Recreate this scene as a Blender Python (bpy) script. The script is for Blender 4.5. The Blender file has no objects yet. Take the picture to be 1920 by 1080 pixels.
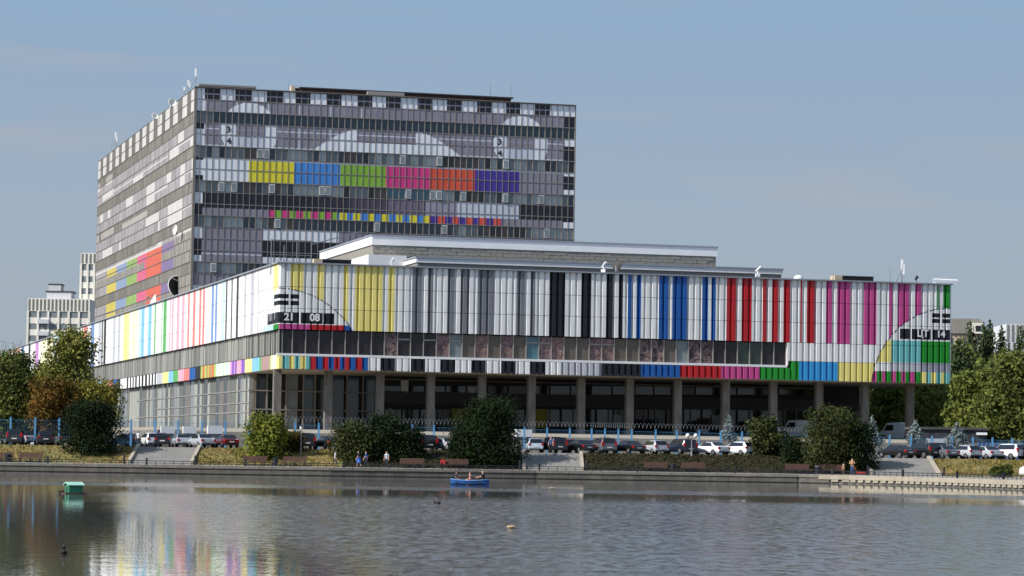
import bpy, bmesh, math, random
import numpy as np
from mathutils import Vector, Matrix
R = random.Random(7)
NR = np.random.default_rng(7)
sc = bpy.context.scene
COL = sc.collection
PI = math.pi

# ------------------------------------------------------------------ camera, world, sun, exposure
H = 2.9
FPX, ROLL, PITCH, TH = 5266.26, 0.0151487, 0.0577628, 0.2672349
cam_d = bpy.data.cameras.new('camera')
cam = bpy.data.objects.new('camera', cam_d)
COL.objects.link(cam)
cam_d.sensor_width = 36.0
cam_d.lens = FPX / 1920 * 36
cam_d.clip_start = 0.5
cam_d.clip_end = 9000
cam.matrix_world = Matrix.Translation((0, 0, H)) @ Matrix.Rotation(PI / 2 + PITCH, 4, 'X') @ Matrix.Rotation(ROLL, 4, 'Z')
sc.camera = cam
ALPHA, ELEV = math.radians(27), math.radians(38)
SUN = Vector((-math.cos(ALPHA) * math.cos(ELEV), -math.sin(ALPHA) * math.cos(ELEV), math.sin(ELEV)))
world = bpy.data.worlds.new('World')
sc.world = world
world.use_nodes = True
wn, wl = world.node_tree.nodes, world.node_tree.links
wn.clear()
sky = wn.new('ShaderNodeTexSky')
sky.sky_type = 'NISHITA'
sky.sun_disc = False
sky.sun_elevation = ELEV
sky.sun_rotation = math.atan2(SUN.x, SUN.y)
sky.air_density, sky.dust_density, sky.ozone_density = 1.0, 0.45, 1.6
sky.altitude = 150
bg = wn.new('ShaderNodeBackground')
bg.inputs['Strength'].default_value = 0.125
wo = wn.new('ShaderNodeOutputWorld')
# thin, barely visible cirrus streaks
tc = wn.new('ShaderNodeTexCoord')
mp = wn.new('ShaderNodeMapping')
mp.inputs['Scale'].default_value = (9, 9, 70)
mp.inputs['Location'].default_value = (0.35, 0, 0.9)
nz = wn.new('ShaderNodeTexNoise')
nz.inputs['Scale'].default_value = 1.0
nz.inputs['Detail'].default_value = 3
nz.inputs['Roughness'].default_value = 0.45
mr = wn.new('ShaderNodeMapRange')
for i, v in ((1, .55), (2, .80), (3, 0), (4, .5)):
    mr.inputs[i].default_value = v
mx = wn.new('ShaderNodeMixRGB')
mx.inputs[2].default_value = (4.6, 4.5, 4.6, 1)
wl.new(tc.outputs['Generated'], mp.inputs[0])
wl.new(mp.outputs[0], nz.inputs[0])
wl.new(nz.outputs[0], mr.inputs[0])
wl.new(mr.outputs[0], mx.inputs[0])
hs = wn.new('ShaderNodeHueSaturation')
hs.inputs['Saturation'].default_value = 0.82
wl.new(sky.outputs[0], hs.inputs['Color'])
# low haze, the same all round the horizon
sxyz = wn.new('ShaderNodeSeparateXYZ')
hz_r = wn.new('ShaderNodeValToRGB')
EXPO = 2 ** .8
def hzc(c): return tuple(v / EXPO / .125 / 10 for v in c) + (1,)
er = hz_r.color_ramp.elements
er[0].position, er[0].color = 0.0, hzc((.385, .43, .455))
er[1].position, er[1].color = .17, hzc((.262, .40, .575))
e_ = er.new(.085); e_.color = hzc((.345, .435, .54))
hz_s = wn.new('ShaderNodeMixRGB'); hz_s.blend_type = 'MULTIPLY'; hz_s.inputs[0].default_value = 1; hz_s.inputs[2].default_value = (10, 10, 10, 1)
hz_f = wn.new('ShaderNodeMapRange'); hz_f.interpolation_type = 'SMOOTHSTEP'
for i, v in ((1, .12), (2, .6), (3, 1), (4, 0)):
    hz_f.inputs[i].default_value = v
hz_m = wn.new('ShaderNodeMixRGB')
wl.new(tc.outputs['Generated'], sxyz.inputs[0])
wl.new(sxyz.outputs[2], hz_r.inputs[0]); wl.new(sxyz.outputs[2], hz_f.inputs[0])
wl.new(hz_r.outputs[0], hz_s.inputs[1]); wl.new(hz_f.outputs[0], hz_m.inputs[0])
wl.new(hs.outputs[0], hz_m.inputs[1]); wl.new(hz_s.outputs[0], hz_m.inputs[2])
wl.new(hz_m.outputs[0], mx.inputs[1])
mx.inputs[2].default_value = (2.05, 2.03, 2.16, 1)
wl.new(mx.outputs[0], bg.inputs[0])
wl.new(bg.outputs[0], wo.inputs[0])
sun_d = bpy.data.lights.new('sun', 'SUN')
sun_d.energy = 3.7
sun_d.angle = math.radians(0.53)
sun_d.color = (1.0, 0.95, 0.88)
sun = bpy.data.objects.new('sun', sun_d)
COL.objects.link(sun)
sun.rotation_euler = (-SUN).to_track_quat('-Z', 'Y').to_euler()
sun.location = (-60, -60, 120)
sc.view_settings.view_transform = 'Standard'
sc.view_settings.look = 'None'
sc.view_settings.exposure = 0.8
sc.view_settings.gamma = 1.0
sc.view_settings.use_curve_mapping = False
sc.cycles.max_bounces = 6
sc.cycles.transparent_max_bounces = 6
sc.cycles.caustics_reflective = False
sc.cycles.caustics_refractive = False

# ------------------------------------------------------------------ survey helpers: sight lines from the place the photograph was taken
def ray(x, y):
    a, b = x - 960, y - 540
    u = (a * math.cos(ROLL) + b * math.sin(ROLL)) / FPX
    v = (-a * math.sin(ROLL) + b * math.cos(ROLL)) / FPX
    c, s = math.cos(PITCH), math.sin(PITCH)
    return Vector((u, c + v * s, s - v * c))
def at(x, y, Y):
    d = ray(x, y)
    d = d * (Y / d.y)
    return Vector((d.x, Y, d.z + H))
FD = Vector((math.cos(TH), math.sin(TH)))
LD = Vector((-math.sin(TH), math.cos(TH)))
LC = Vector((-28.28447, 340.0))
TC = Vector((-42.73593, 372.89196))
def hitf(x, y, B=LC, t=0.0):
    d = ray(x, y)
    k = (B.dot(LD) + t) / d.xy.dot(LD)
    P = d * k
    return (P.xy - B).dot(FD), P.z + H
def hitl(x, y, B=LC, u=0.0):
    d = ray(x, y)
    k = (B.dot(FD) + u) / d.xy.dot(FD)
    P = d * k
    return (P.xy - B).dot(LD), P.z + H

# ------------------------------------------------------------------ materials
def lin(c):
    return tuple(((v / 255) / 12.92 if v / 255 <= .04045 else ((v / 255 + .055) / 1.055) ** 2.4) for v in c)
MATS = {}
def mat(name, rgb, rough=.6, var=.0, vscale=1.0, bump=0.0, bscale=20.0, metal=0.0, spec=.5, rgb2=None, streak=None, coat=0.0):
    if name in MATS:
        return MATS[name]
    m = bpy.data.materials.new(name)
    m.use_nodes = True
    n, l = m.node_tree.nodes, m.node_tree.links
    p = n['Principled BSDF']
    c = lin(rgb) if max(rgb) > 1 else rgb
    p.inputs['Base Color'].default_value = (*c, 1)
    p.inputs['Roughness'].default_value = rough
    p.inputs['Metallic'].default_value = metal
    p.inputs['Specular IOR Level'].default_value = spec
    p.inputs['Coat Weight'].default_value = coat
    if var or rgb2:
        g = n.new('ShaderNodeNewGeometry')
        mpn = n.new('ShaderNodeMapping')
        mpn.inputs['Scale'].default_value = streak or (1, 1, 1)
        t = n.new('ShaderNodeTexNoise')
        t.inputs['Scale'].default_value = vscale
        t.inputs['Detail'].default_value = 5
        t.inputs['Roughness'].default_value = .6
        rmp = n.new('ShaderNodeMapRange')
        for i, v in ((1, .3), (2, .7), (3, 0), (4, 1)):
            rmp.inputs[i].default_value = v
        k = n.new('ShaderNodeMixRGB')
        c2 = lin(rgb2) if rgb2 else tuple(v * (1 - var) for v in c)
        k.inputs[1].default_value = (*c, 1)
        k.inputs[2].default_value = (*c2, 1)
        l.new(g.outputs['Position'], mpn.inputs[0])
        l.new(mpn.outputs[0], t.inputs[0])
        l.new(t.outputs[0], rmp.inputs[0])
        l.new(rmp.outputs[0], k.inputs[0])
        l.new(k.outputs[0], p.inputs['Base Color'])
    if bump:
        g = n.new('ShaderNodeNewGeometry')
        t = n.new('ShaderNodeTexNoise')
        t.inputs['Scale'].default_value = bscale
        t.inputs['Detail'].default_value = 4
        b = n.new('ShaderNodeBump')
        b.inputs['Strength'].default_value = bump
        b.inputs['Distance'].default_value = .1
        l.new(g.outputs['Position'], t.inputs[0])
        l.new(t.outputs[0], b.inputs['Height'])
        l.new(b.outputs[0], p.inputs['Normal'])
    MATS[name] = m
    return m
def leaf_mat(name, dark, light, autumn=None, tr=.25):
    m = bpy.data.materials.new(name)
    m.use_nodes = True
    n, l = m.node_tree.nodes, m.node_tree.links
    p = n['Principled BSDF']
    p.inputs['Roughness'].default_value = .8
    p.inputs['Specular IOR Level'].default_value = .12
    g = n.new('ShaderNodeNewGeometry')
    r = n.new('ShaderNodeValToRGB')
    e = r.color_ramp.elements
    e[0].color = (*lin(dark), 1)
    e[1].color = (*lin(light), 1)
    if autumn:
        x = e.new(.8)
        x.color = (*lin(light), 1)
        e[2].color = (*lin(autumn), 1)
    t = n.new('ShaderNodeTexNoise')
    t.inputs['Scale'].default_value = .45
    t.inputs['Detail'].default_value = 2
    a = n.new('ShaderNodeMath')
    a.operation = 'MULTIPLY_ADD'
    a.inputs[1].default_value = .55
    b = n.new('ShaderNodeMath')
    b.operation = 'MULTIPLY_ADD'
    b.inputs[1].default_value = 1.1
    b.inputs[2].default_value = -.32
    l.new(g.outputs['Position'], t.inputs[0])
    l.new(t.outputs[0], b.inputs[0])
    l.new(g.outputs['Random Per Island'], a.inputs[0])
    l.new(b.outputs[0], a.inputs[2])
    l.new(a.outputs[0], r.inputs[0])
    l.new(r.outputs[0], p.inputs['Base Color'])
    tl = n.new('ShaderNodeBsdfTranslucent')
    l.new(r.outputs[0], tl.inputs[0])
    ms = n.new('ShaderNodeMixShader')
    ms.inputs[0].default_value = tr
    o = n['Material Output']
    l.new(p.outputs[0], ms.inputs[1])
    l.new(tl.outputs[0], ms.inputs[2])
    l.new(ms.outputs[0], o.inputs[0])
    return m
PAINT = dict(white=(232, 232, 230), black=(22, 23, 30), grey=(118, 120, 126), lightgrey=(186, 188, 194), yellow=(236, 222, 132), blue=(22, 84, 158),
             red=(178, 26, 34), magenta=(190, 72, 136), green=(28, 138, 40), sky=(52, 150, 212), teal=(112, 186, 186), silver=(150, 152, 166),
             pink=(232, 130, 158), lightred=(226, 84, 84), tan=(176, 148, 92), orange=(200, 112, 66), lime=(176, 196, 96), mint=(190, 226, 206),
             cream=(236, 226, 160), paleyellow=(238, 236, 200), lit_yellow=(236, 222, 146), lit_green=(92, 172, 92), lit_sky=(128, 188, 222), lit_pink=(232, 166, 184), lit_red=(226, 128, 122), lit_blue=(112, 146, 196), violet=(128, 92, 178), lilac=(196, 140, 200), navy=(16, 56, 120), palesky=(196, 222, 236), paleblue=(110, 150, 200),
             yellowdeep=(206, 186, 64), dark=(58, 58, 64), mauve=(170, 140, 136),
             t_white=(240, 241, 244), t_grey=(142, 136, 146), t_yellow=(234, 220, 50), t_blue=(70, 140, 214), t_green=(136, 184, 56), t_pink=(216, 58, 130), t_orange=(226, 84, 56),
             t_purple=(72, 52, 148), t_black=(30, 28, 38), t_g1=(48, 42, 54), t_g2=(78, 68, 84), t_g3=(116, 106, 122), t_g4=(160, 154, 170), t_g5=(208, 212, 222),
             l_grey=(166, 163, 154), l_grey2=(142, 140, 132), l_lilac=(182, 178, 182), l_lilac2=(160, 157, 160), l_white=(232, 230, 226), l_yellow=(232, 212, 84), l_blue=(150, 172, 210), l_green=(156, 194, 96), l_pink=(238, 104, 146),
             l_orange=(240, 104, 74), l_violet=(138, 118, 168), l_dark=(118, 114, 110))
def paint(c):
    gl = c[:2] in ('t_', 'l_')
    lg = c in ('l_grey', 'l_dark', 'l_grey2', 'l_lilac2', 'l_lilac')
    return mat('paint_' + c, PAINT[c], rough=.4 if not lg else .7, var=.2 if not lg else .45, vscale=.9, streak=(1.4, 1.4, .25))
M = {
 'concrete': mat('concrete', (128, 124, 116), .85, .35, .8, .3, 6),
 'concrete_dark': mat('dark_concrete', (72, 70, 68), .85, .4, .7, .3, 6),
 'concrete_light': mat('pale_concrete', (164, 155, 138), .85, .25, .8, .3, 6),
 'grey_fin': mat('weathered_grey_cladding', (128, 129, 124), .75, .35, .6, 0, 1, streak=(2, 2, .2)),
 'granite': mat('grey_stone', (150, 146, 136), .8, .5, 3.0, .3, 5, streak=(1, 1, 3)),
 'fascia': mat('white_fascia', (226, 226, 226), .5, .12, .6),
 'coping': mat('grey_metal_coping', (140, 146, 156), .45, .1, 1),
 'alu': mat('aluminium_frame', (158, 152, 146), .45, .15, 1, metal=.3),
 'alu_grey': mat('grey_aluminium_mullion', (140, 134, 128), .5, .25, 1),
 'soffit': mat('soffit_plaster', (150, 142, 130), .8, .2, .5),
 'dark_wall': mat('dark_recessed_wall', (44, 41, 42), .7, .3, .6),
 'spandrel': mat('grey_spandrel', (76, 73, 74), .7, .2, .6),
 'roof': mat('roof_felt', (70, 70, 72), .9, .3, .5),
 'brick_dark': mat('rusty_brown_brick', (98, 70, 62), .85, .5, 2.0, .2, 6),
 'asphalt': mat('asphalt', (88, 86, 84), .9, .25, .5, .2, 8),
 'paving': mat('paving', (140, 134, 124), .9, .2, .6, .2, 5),
 'rubber': mat('rubber', (20, 20, 21), .8),
 'steel': mat('galvanised_steel', (150, 152, 154), .4, metal=.7),
 'white_metal': mat('white_metal', (225, 226, 226), .4),
 'black_metal': mat('black_metal', (26, 30, 38), .45),
 'blue_paint': mat('blue_fence_paint', (84, 142, 184), .45, .2, 2),
 'blue_dark': mat('dark_blue_paint', (34, 78, 150), .5, .2, 2),
 'wood': mat('bench_wood', (88, 60, 50), .7, .4, 4, streak=(.3, 4, 4)),
 'bark': mat('bark', (74, 66, 56), .9, .5, 3, .5, 6),
 'birch_bark': mat('birch_bark', (190, 186, 178), .8, .6, 2, streak=(1, 1, 5)),
 'green_wood': mat('green_painted_boards', (40, 118, 88), .6, .2, 3),
 'green_roof': mat('pale_green_roof', (150, 196, 178), .5, .2, 3),
 'boat_blue': mat('blue_boat_paint', (30, 84, 150), .4, .15, 3),
 'skin': mat('skin', (206, 156, 130), .6),
 'cream_wall': mat('cream_rendered_wall', (226, 222, 210), .8, .12, .2),  # whitened: haze over the far blocks put into the wall colour
 'beige_wall': mat('beige_rendered_wall', (196, 178, 152), .8, .12, .2),
 'grey_wall': mat('light_grey_wall', (196, 198, 200), .8, .1, .2),
 'tail': mat('tail_light_red', (170, 16, 18), .25),
 'plate': mat('number_plate_white', (214, 214, 210), .5),
 'rim': mat('wheel_alloy', (150, 152, 156), .35, metal=.8),
 'green_sheet': mat('green_sheet', (40, 120, 80), .6),
 'yellow_sheet': mat('yellow_wall_sheet', (150, 138, 30), .6),
 'dish': mat('white_dish', (224, 224, 220), .5),
 'mesh_dark': mat('dark_dish_mesh', (42, 44, 46), .6, .5, 3),
}
def glass(name, rgb, rough=.06, spec=.7, var=.25):
    return mat(name, rgb, rough, var, .6, spec=spec)
G = {
 'dark': glass('dark_glass', (26, 28, 34)), 'blue': glass('blue_black_glass', (50, 66, 78)), 'curtain': glass('glass_over_pale_curtain', (178, 186, 184), .15, .4),
 'curtain2': glass('glass_over_grey_blind', (128, 136, 138), .12, .4), 'teal': glass('teal_tinted_glass', (74, 116, 130), .08), 'brownish': glass('brown_tinted_glass', (46, 42, 46), .08, .35),
 'car': glass('car_glass', (18, 20, 24), .04, .8), 'beige': glass('glass_over_beige_blind', (104, 96, 88), .12, .3), 'green': glass('greenish_glass', (44, 58, 50), .06, .6),
}
def print_mat(name, a, b, scale, dist):
    m = mat(name, a, .35, 0, scale, spec=.3, rgb2=b)
    for nn in m.node_tree.nodes:
        if nn.type == 'TEX_NOISE':
            nn.inputs['Distortion'].default_value = dist
        if nn.type == 'MAP_RANGE':
            nn.inputs[1].default_value, nn.inputs[2].default_value = .42, .58
    return m
G['p1'] = print_mat('window_print_pink', (138, 114, 110), (88, 72, 76), 1.2, 2.0)
G['p2'] = print_mat('window_print_mottled', (150, 122, 114), (86, 70, 74), 3.0, 1.0)
G['p3'] = print_mat('window_print_swirl', (140, 116, 110), (54, 48, 54), .8, 3.0)

# ------------------------------------------------------------------ mesh helpers
class MB:
    def __init__(s):
        s.v, s.f, s.m = [], [], []
    def face(s, pts, m=0):
        k = len(s.v)
        s.v += [tuple(p) for p in pts]
        s.f.append(tuple(range(k, k + len(pts))))
        s.m.append(m)
    def box(s, a, b, m=0, X=None):
        (x0, y0, z0), (x1, y1, z1) = a, b
        P = [Vector(p) for p in ((x0, y0, z0), (x1, y0, z0), (x1, y1, z0), (x0, y1, z0), (x0, y0, z1), (x1, y0, z1), (x1, y1, z1), (x0, y1, z1))]
        if X is not None:
            P = [X @ p for p in P]
        k = len(s.v)
        s.v += [tuple(p) for p in P]
        for q in ((3, 2, 1, 0), (4, 5, 6, 7), (0, 1, 5, 4), (1, 2, 6, 5), (2, 3, 7, 6), (3, 0, 4, 7)):
            s.f.append(tuple(k + i for i in q))
            s.m.append(m)
        return s
    def tube(s, p, q, r0, r1=None, n=6, m=0, cap=True):
        p, q = Vector(p), Vector(q)
        r1 = r0 if r1 is None else r1
        d = (q - p).normalized()
        a = d.orthogonal().normalized()
        b = d.cross(a)
        k = len(s.v)
        for c, r in ((p, r0), (q, r1)):
            for i in range(n):
                w = 2 * PI * i / n
                s.v.append(tuple(c + a * math.cos(w) * r + b * math.sin(w) * r))
        for i in range(n):
            j = (i + 1) % n
            s.f.append((k + i, k + j, k + n + j, k + n + i))
            s.m.append(m)
        if cap:
            s.f.append(tuple(k + n + i for i in range(n)))
            s.m.append(m)
            s.f.append(tuple(k + i for i in reversed(range(n))))
            s.m.append(m)
        return s
    def path(s, pts, r, n=5, m=0):
        for a, b in zip(pts, pts[1:]):
            s.tube(a, b, r, r, n, m)
        return s
    def ball(s, c, r, nu=10, nv=6, m=0, sc3=(1, 1, 1)):
        c = Vector(c)
        k = len(s.v)
        for j in range(nv + 1):
            ph = PI * j / nv
            for i in range(nu):
                w = 2 * PI * i / nu
                s.v.append((c.x + r * sc3[0] * math.sin(ph) * math.cos(w), c.y + r * sc3[1] * math.sin(ph) * math.sin(w), c.z + r * sc3[2] * math.cos(ph)))
        for j in range(nv):
            for i in range(nu):
                i2 = (i + 1) % nu
                s.f.append((k + j * nu + i, k + (j + 1) * nu + i, k + (j + 1) * nu + i2, k + j * nu + i2))
                s.m.append(m)
        return s
    def prism(s, poly, y0, y1, m=0, axis='y'):
        n = len(poly)
        if axis == 'y':
            A = [(x, y0, z) for x, z in poly]; B = [(x, y1, z) for x, z in poly]
        elif axis == 'x':
            A = [(y0, x, z) for x, z in poly]; B = [(y1, x, z) for x, z in poly]
        else:
            A = [(x, z, y0) for x, z in poly]; B = [(x, z, y1) for x, z in poly]
        k = len(s.v)
        s.v += A + B
        s.f.append(tuple(range(k, k + n))); s.m.append(m)
        s.f.append(tuple(k + n + i for i in reversed(range(n)))); s.m.append(m)
        for i in range(n):
            j = (i + 1) % n
            s.f.append((k + i, k + n + i, k + n + j, k + j)); s.m.append(m)
        return s
    def mesh(s, name, mats, smooth=False):
        me = bpy.data.meshes.new(name)
        me.from_pydata(s.v, [], s.f)
        for x in (mats if isinstance(mats, (list, tuple)) else [mats]):
            me.materials.append(x)
        if len(me.materials) > 1:
            me.polygons.foreach_set('material_index', s.m)
        if smooth:
            me.polygons.foreach_set('use_smooth', [True] * len(s.f))
        me.update()
        return me
    def build(s, name, mats, parent=None, smooth=False):
        return link(name, s.mesh(name, mats, smooth), parent)
def link(name, data, parent=None, loc=None, rz=0.0):
    o = bpy.data.objects.new(name, data)
    COL.objects.link(o)
    if parent:
        o.parent = parent
    if loc is not None:
        o.location = loc
    if rz:
        o.rotation_euler = (0, 0, rz)
    return o
def tag(o, label=None, cat=None, group=None, kind=None):
    for k, v in (('label', label), ('category', cat), ('group', group), ('kind', kind)):
        if v:
            o[k] = v
    return o
def thing(name, label, cat, loc=(0, 0, 0), rz=0.0, group=None):
    o = link(name, None, None, loc, rz)
    o.empty_display_size = .3
    return tag(o, label, cat, group)
def kids(o):
    return [c for c in ALLKIDS.get(o, [])]
def copy_thing(root, loc, rz, label):
    r = root.copy(); COL.objects.link(r)
    r.location = loc; r.rotation_euler = (0, 0, rz)
    r['label'] = label
    for ch in list(root.children):
        c = ch.copy(); COL.objects.link(c); c.parent = r
        for g in list(ch.children):
            d = g.copy(); COL.objects.link(d); d.parent = c
    return r
def text_mesh(txt, size):
    cu = bpy.data.curves.new('lettering', 'FONT')
    cu.body = txt
    cu.size = size
    cu.align_x = 'CENTER'; cu.align_y = 'CENTER'
    cu.extrude = .004
    cu.offset = .035 * size
    cu.resolution_u = 3
    ob = bpy.data.objects.new('lettering', cu)
    COL.objects.link(ob)
    bpy.context.view_layer.update()
    me = bpy.data.meshes.new_from_object(ob.evaluated_get(bpy.context.evaluated_depsgraph_get()))
    bpy.data.objects.remove(ob)
    bpy.data.curves.remove(cu)
    return me
def lettering(txt, size, parent, u, t, z, m, left=False):
    me = text_mesh(txt, size)
    me.materials.clear(); me.materials.append(m)
    o = link('lettering', me, parent, (u, t, z))
    o.rotation_euler = (PI / 2, 0, -PI / 2 if left else 0)
    return o

# ------------------------------------------------------------------ ground, water, bank
ZP, ZR, ZT = .9, 2.7, 4.55
BANK = [(-900, 302), (-400, 298), (-120, 290), (-55, 287.5), (-18, 287), (3, 290.5), (20, 291), (30, 290.5), (34.5, 288), (39.3, 280.5), (43.2, 271), (46.9, 257.5), (54, 235), (66, 205), (90, 150), (160, 60), (300, -40)]
def slope0(x):
    return float(np.interp(x, [-900, -55, 0, 33, 60, 900], [304, 292.5, 294.6, 295.4, 297, 330]))
def water_mat():
    m = bpy.data.materials.new('pond_water')
    m.use_nodes = True
    n, l = m.node_tree.nodes, m.node_tree.links
    p = n['Principled BSDF']
    p.inputs['Base Color'].default_value = (.098, .10, .094, 1)
    p.inputs['Roughness'].default_value = .03
    p.inputs['IOR'].default_value = 1.333
    g = n.new('ShaderNodeNewGeometry')
    sx = n.new('ShaderNodeSeparateXYZ')
    l.new(g.outputs['Position'], sx.inputs[0])
    def math_(op, a, b=None, c=None):
        k = n.new('ShaderNodeMath'); k.operation = op
        for i, v in enumerate((a, b, c)):
            if v is None: continue
            if isinstance(v, (int, float)): k.inputs[i].default_value = v
            else: l.new(v, k.inputs[i])
        return k.outputs[0]
    def noise(scale, det=2, sc3=(1, 1, 1), rough=.5):
        mp_ = n.new('ShaderNodeMapping'); mp_.inputs['Scale'].default_value = sc3
        t = n.new('ShaderNodeTexNoise'); t.inputs['Scale'].default_value = scale; t.inputs['Detail'].default_value = det; t.inputs['Roughness'].default_value = rough
        l.new(g.outputs['Position'], mp_.inputs[0]); l.new(mp_.outputs[0], t.inputs[0])
        return t.outputs[0]
    def smooth(v, a, b):
        k = n.new('ShaderNodeMapRange'); k.interpolation_type = 'SMOOTHSTEP'
        l.new(v, k.inputs[0]); k.inputs[1].default_value = a; k.inputs[2].default_value = b
        return k.outputs[0]
    wob = math_('MULTIPLY_ADD', noise(.06, 3, (1, .5, 1)), 26.0, -13.0)
    yy = math_('ADD', sx.outputs[1], wob)
    rough1 = math_('SUBTRACT', 1.0, smooth(yy, 158, 182))          # wind ruffles the middle of the pond
    y2 = math_('MULTIPLY_ADD', wob, .35, sx.outputs[1])
    st = math_('MULTIPLY', smooth(y2, 194, 199), math_('SUBTRACT', 1.0, smooth(y2, 212, 219)))   # one ruffled lane near the far bank
    diag = math_('ADD', sx.outputs[0], math_('MULTIPLY_ADD', sx.outputs[1], .216, math_('MULTIPLY_ADD', wob, .2, -10.7)))
    calm = smooth(diag, -2.5, 4.0)                                   # lee of the left bank
    patch = math_('MULTIPLY_ADD', noise(.05, 4, (.5, 1, 1)), .9, .55)
    msk = math_('MAXIMUM', math_('MULTIPLY', rough1, calm), math_('MULTIPLY', st, 1.1))
    rp = math_('MULTIPLY', msk, patch)
    rgh = math_('MULTIPLY_ADD', math_('MINIMUM', rp, 1.15), .115, .03)
    def lin_(v, a, b_, c, d):
        k = n.new('ShaderNodeMapRange')
        l.new(v, k.inputs[0])
        for i, x in ((1, a), (2, b_), (3, c), (4, d)): k.inputs[i].default_value = x
        return k.outputs[0]
    grain = lin_(noise(1.0, 3, (2.4, .55, 1), .7), .36, .64, .12, 1.75)
    l.new(math_('MULTIPLY', rgh, grain), p.inputs['Roughness'])
    amp = math_('MULTIPLY_ADD', rp, .36, .03)
    h = math_('ADD', math_('MULTIPLY', noise(1.0, 3, (1.9, .75, 1), .6), .8), math_('MULTIPLY', noise(5.0, 2, (1, .7, 1)), .22))
    b = n.new('ShaderNodeBump')
    b.inputs['Distance'].default_value = .2
    l.new(amp, b.inputs['Strength'])
    l.new(h, b.inputs['Height'])
    l.new(b.outputs[0], p.inputs['Normal'])
    return m
def strip(name, A, B, m, kind='structure'):
    b = MB()
    for (a0, a1), (b0, b1) in zip(zip(A, A[1:]), zip(B, B[1:])):
        b.face([a0, a1, b1, b0])
    return tag(b.build(name, m), kind=kind)
wb = MB()
wpts = [(x, y + .12 if x < 33 else y) for x, y in BANK]
for (x0, y0), (x1, y1) in zip(wpts, wpts[1:]):
    wb.face([(x0, -260, 0), (x1, -260, 0), (x1, y1, 0), (x0, y0, 0)])
tag(wb.build('pond_water', water_mat()), kind='structure')

def grass_mat(name, a, b, c):
    m = mat(name, a, .95, 0, .35, .8, 9, rgb2=b)
    n, l = m.node_tree.nodes, m.node_tree.links
    p = n['Principled BSDF']
    old = p.inputs['Base Color'].links[0].from_socket
    g = n.new('ShaderNodeNewGeometry')
    t = n.new('ShaderNodeTexNoise'); t.inputs['Scale'].default_value = 1.7; t.inputs['Detail'].default_value = 6
    r = n.new('ShaderNodeMapRange')
    for i, v in ((1, .48), (2, .68)): r.inputs[i].default_value = v
    k = n.new('ShaderNodeMixRGB'); k.inputs[2].default_value = (*lin(c), 1)
    l.new(g.outputs['Position'], t.inputs[0]); l.new(t.outputs[0], r.inputs[0]); l.new(r.outputs[0], k.inputs[0]); l.new(old, k.inputs[1]); l.new(k.outputs[0], p.inputs['Base Color'])
    return m
M['dry_grass'] = grass_mat('dry_grass', (142, 116, 68), (96, 100, 50), (74, 82, 40))
M['slope_shade'] = grass_mat('shade_toned_ground', (40, 34, 22), (26, 29, 15), (56, 46, 29))  # shade on the middle bank put into the slope colour
xs = sorted(set([-900, -400, -200, -120] + list(range(-110, 111, 2)) + [140, 200, 400, 900]))
def wob(x, s):
    return .25 * math.sin(x * .7 + s) + .2 * math.sin(x * 1.9 + s * 2)
bx = [p[0] for p in BANK]; by = [p[1] for p in BANK]
# lake walk on top of the wall
A = [(x, y + .45, ZP) for x, y in BANK]
pa = MB()
for (x0, y0), (x1, y1) in zip(BANK[:8], BANK[1:8]):
    pa.face([(x0, y0 + .45, ZP), (x1, y1 + .45, ZP), (x1, slope0(x1) + .1, ZP), (x0, slope0(x0) + .1, ZP)])
q = [(30, slope0(30) + .1)] + [(x, y) for x, y in BANK[7:]]
for (x0, y0), (x1, y1) in zip(BANK[7:], BANK[8:]):
    pa.face([(x0 + .45, y0, ZP), (x1 + .45, y1, ZP), (x1 + 400, slope0(60) + .1, ZP), (x0 + (400 if x0 > 31 else 0), slope0(60) + .1 if x0 > 31 else slope0(30) + .1, ZP)])
tag(pa.build('lakeside_path', M['paving']), kind='structure')
def bank_piece(name, x0, x1, m):
    X = [x for x in xs if x0 < x < x1]
    X = [x0] + X + [x1]
    prof = [(0, ZP + .004), (1.5, ZP + .35), (3.4, ZP + .95), (5.4, 2.28), (7.3, ZR + .006), (8.6, ZR + .008)]
    b = MB()
    g = [[(x, slope0(x) + d, z + (wob(x, d) * .25 if 0 < k < 4 else 0)) for k, (d, z) in enumerate(prof)] for x in X]
    for c0, c1 in zip(g, g[1:]):
        for k in range(len(prof) - 1):
            b.face([c0[k], c1[k], c1[k + 1], c0[k + 1]])
    return tag(b.build(name, m, smooth=True), kind='structure')
STX = [(-39.6, -33.2, 'left'), (1.6, 7.6, 'mid'), (38.2, 45.2, 'right')]
bank_piece('grass_slope', -300, -39.9, M['dry_grass'])
bank_piece('grass_slope', -32.9, -17.5, M['dry_grass'])
bank_piece('shade_toned_slope', -17.5, 1.4, M['slope_shade'])
bank_piece('shade_toned_slope', 7.8, 37.9, M['slope_shade'])
bank_piece('grass_slope', 45.5, 300, M['dry_grass'])
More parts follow.
